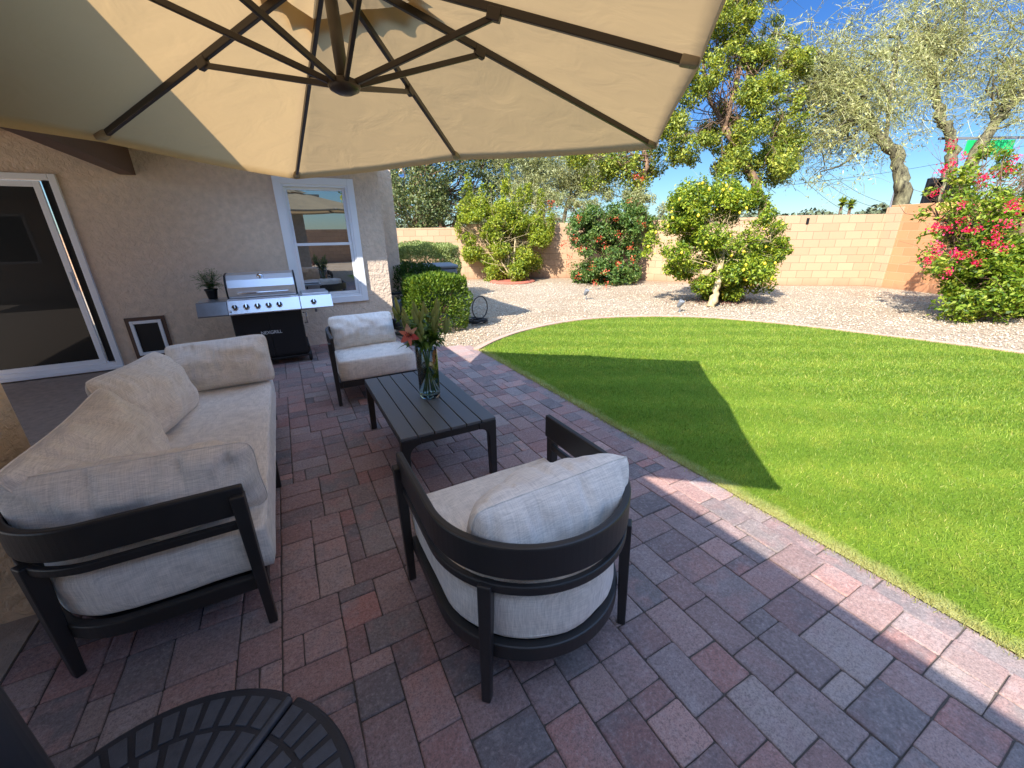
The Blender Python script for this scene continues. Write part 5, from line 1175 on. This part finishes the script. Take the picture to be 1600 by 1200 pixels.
for i, (px, lab) in enumerate(((1441, 'black traffic signal with three dark lenses above the wall, left one of two'), (1472, 'black traffic signal mostly hidden by the bougainvillea, right one of two'))):
    b_ = far_base(px, 15.5); top_ = bear(px + 4, 281, 15.5).z
    ts = thing('traffic_signal', b_, ang, lab, 'traffic light', 'traffic signals beyond the wall')
    obj('housing', MB().box(-0.24, 0.24, 0.0, 0.12, top_ - 1.15, top_), 'blackmetal', ts, bevel=0.02)
    for k in range(3):
        zc = top_ - 0.22 - k * 0.35
        obj('lens', MB().lathe([(0.12, 0), (0.11, 0.02), (0, 0.03)], 18, mat=Matrix.Translation((0, -0.01, zc)) @ Matrix.Rotation(R(90), 4, 'X')), 'rubber', ts, smooth=True)
        obj('visor', MB().lathe([(0.135, 0), (0.14, 0.16)], 18, mat=Matrix.Translation((0, -0.005, zc)) @ Matrix.Rotation(R(90), 4, 'X'), capb=False, capt=False), 'blackmetal', ts, smooth=True)
    obj('pole', MB().tube([(0, 0.16, 0), (0, 0.16, top_ + .05)], 0.06, 10), 'acgrey', ts)
# palms, tree line, utility pole and wires
for i, (px, py, lab) in enumerate(((1308, 317, 'tiny distant fan palm on the horizon above the wall, left of its pair'), (1322, 320, 'tiny distant fan palm on the horizon above the wall, right and shorter of its pair'))):
    d = 85; b_ = far_base(px, d); tp = bear(px, py, d); pm = thing('palm_tree', b_, 0, lab, 'palm', 'distant palms')
    obj('trunk', MB().tube([(0, 0, 0), (0, 0, tp.z)], 0.28, 8), 'bark_br', pm)
    fr_ = MB(); rr = random.Random(i)
    for k in range(70):
        a = rr.uniform(0, 2 * PI); e = rr.uniform(-0.9, 1.3); dv = Vector((math.cos(a) * math.cos(e), math.sin(a) * math.cos(e), math.sin(e)))
        blade_leaf(fr_, (0, 0, tp.z), Vector((0, 0, tp.z)) + dv * 1.25, 0.4, (0, 0, 1), -0.1, 3)
    obj('fronds', fr_, 'lf_tall', pm)
def far_trees():
    r = np.random.default_rng(5); cl = []
    for k in range(150):
        px = r.uniform(500, 1760); d = r.uniform(80, 110); hgt = (352 - 5 + r.uniform(-9, 5) if px < 1370 else 336 + r.uniform(-10, 8)) ; hgt = hgt - (px - 800) * 0.012
        p = bear(px, hgt, d); q = r.uniform(1.2, 2.4); cl.append((p.x, p.y, max(0.8, p.z - 1.2), q * 1.6, q * 1.6, q * 1.0))
    V, F = leaf_cloud(cl, 26000, 0.9, 0.7, seed=6); o = np_mesh('distant_tree_line', V, F, 'farhill')
    tag(o, 'low dark line of far trees on the horizon beyond the wall', 'trees', kind='stuff')
far_trees()
up1 = thing('utility_pole', far_base(1383, 60), 0, 'thin grey utility pole far behind the wall left of the mesquite trunk', 'utility pole')
obj('pole', MB().tube([(0, 0, 0), (0.15, 0, 11)], 0.14, 8), 'acgrey', up1); obj('crossarm', MB().bar((-1.2, 0.2, 10.2), (1.4, 0.2, 10.2), 0.12, 0.14), 'acgrey', up1)
for k, (pa, pb) in enumerate((((1225, 262), (1390, 246)), ((1225, 290), (1600, 228)), ((1270, 270), (1370, 325)), ((1285, 262), (1385, 318)), ((1250, 275), (1340, 338)))):
    a, b = bear(pa[0], pa[1], 48), bear(pb[0], pb[1], 58); m_ = thing('power_line', tuple(Vector((a.x, a.y, 0))), 0, 'thin dark overhead power lines crossing the sky behind the mesquite', 'power line', 'overhead power lines')
    pts = [a.lerp(b, t / 8) - Vector((0, 0, 0.5 * math.sin(PI * t / 8))) for t in range(9)]
    place(obj('cable', MB().tube(pts, 0.022, 4), 'rubber', m_), m_)

# --- string light bulb near the house corner
bl = thing('string_light', (1.58, 5.9, 2.22), 0, 'clear round glass bulb hanging on a black wire beside the house corner', 'string light')
obj('bulb', MB().lathe([(0.0, -0.06), (0.03, -0.052), (0.046, -0.02), (0.044, 0.012), (0.026, 0.045), (0.018, 0.06)], 20, c=(0, 0, 0.03)), 'bulb', bl, smooth=True)
obj('socket', MB().lathe([(0.02, 0.085), (0.022, 0.15), (0.010, 0.16)], 14), 'blackmetal', bl, smooth=True)
obj('wire', MB().tube([(0.0, 0, 0.16), (-0.12, -0.02, 0.20), (-0.2, -0.05, 0.33), (-0.6, -0.06, 0.26)], 0.004, 6), 'rubber', bl)

# --- yard behind the viewer, seen mirrored in the panes
rs = random.Random(61)
tree('shade_tree', (5.5, -11, 0), 'leafy shade tree standing at the far end of the yard behind the viewer', 'tree', [([(5.5, -11, 0), (5.4, -11, 2.0)], 0.16, 0.1)], blobs((5.4, -11, 3.4), (1.8, 1.6, 1.1), 16, 0.8, rs), 9000, 0.16, 'lf_tall', 'bark_br', 62, r0=0.04, leafkw=dict(gap=0.35))
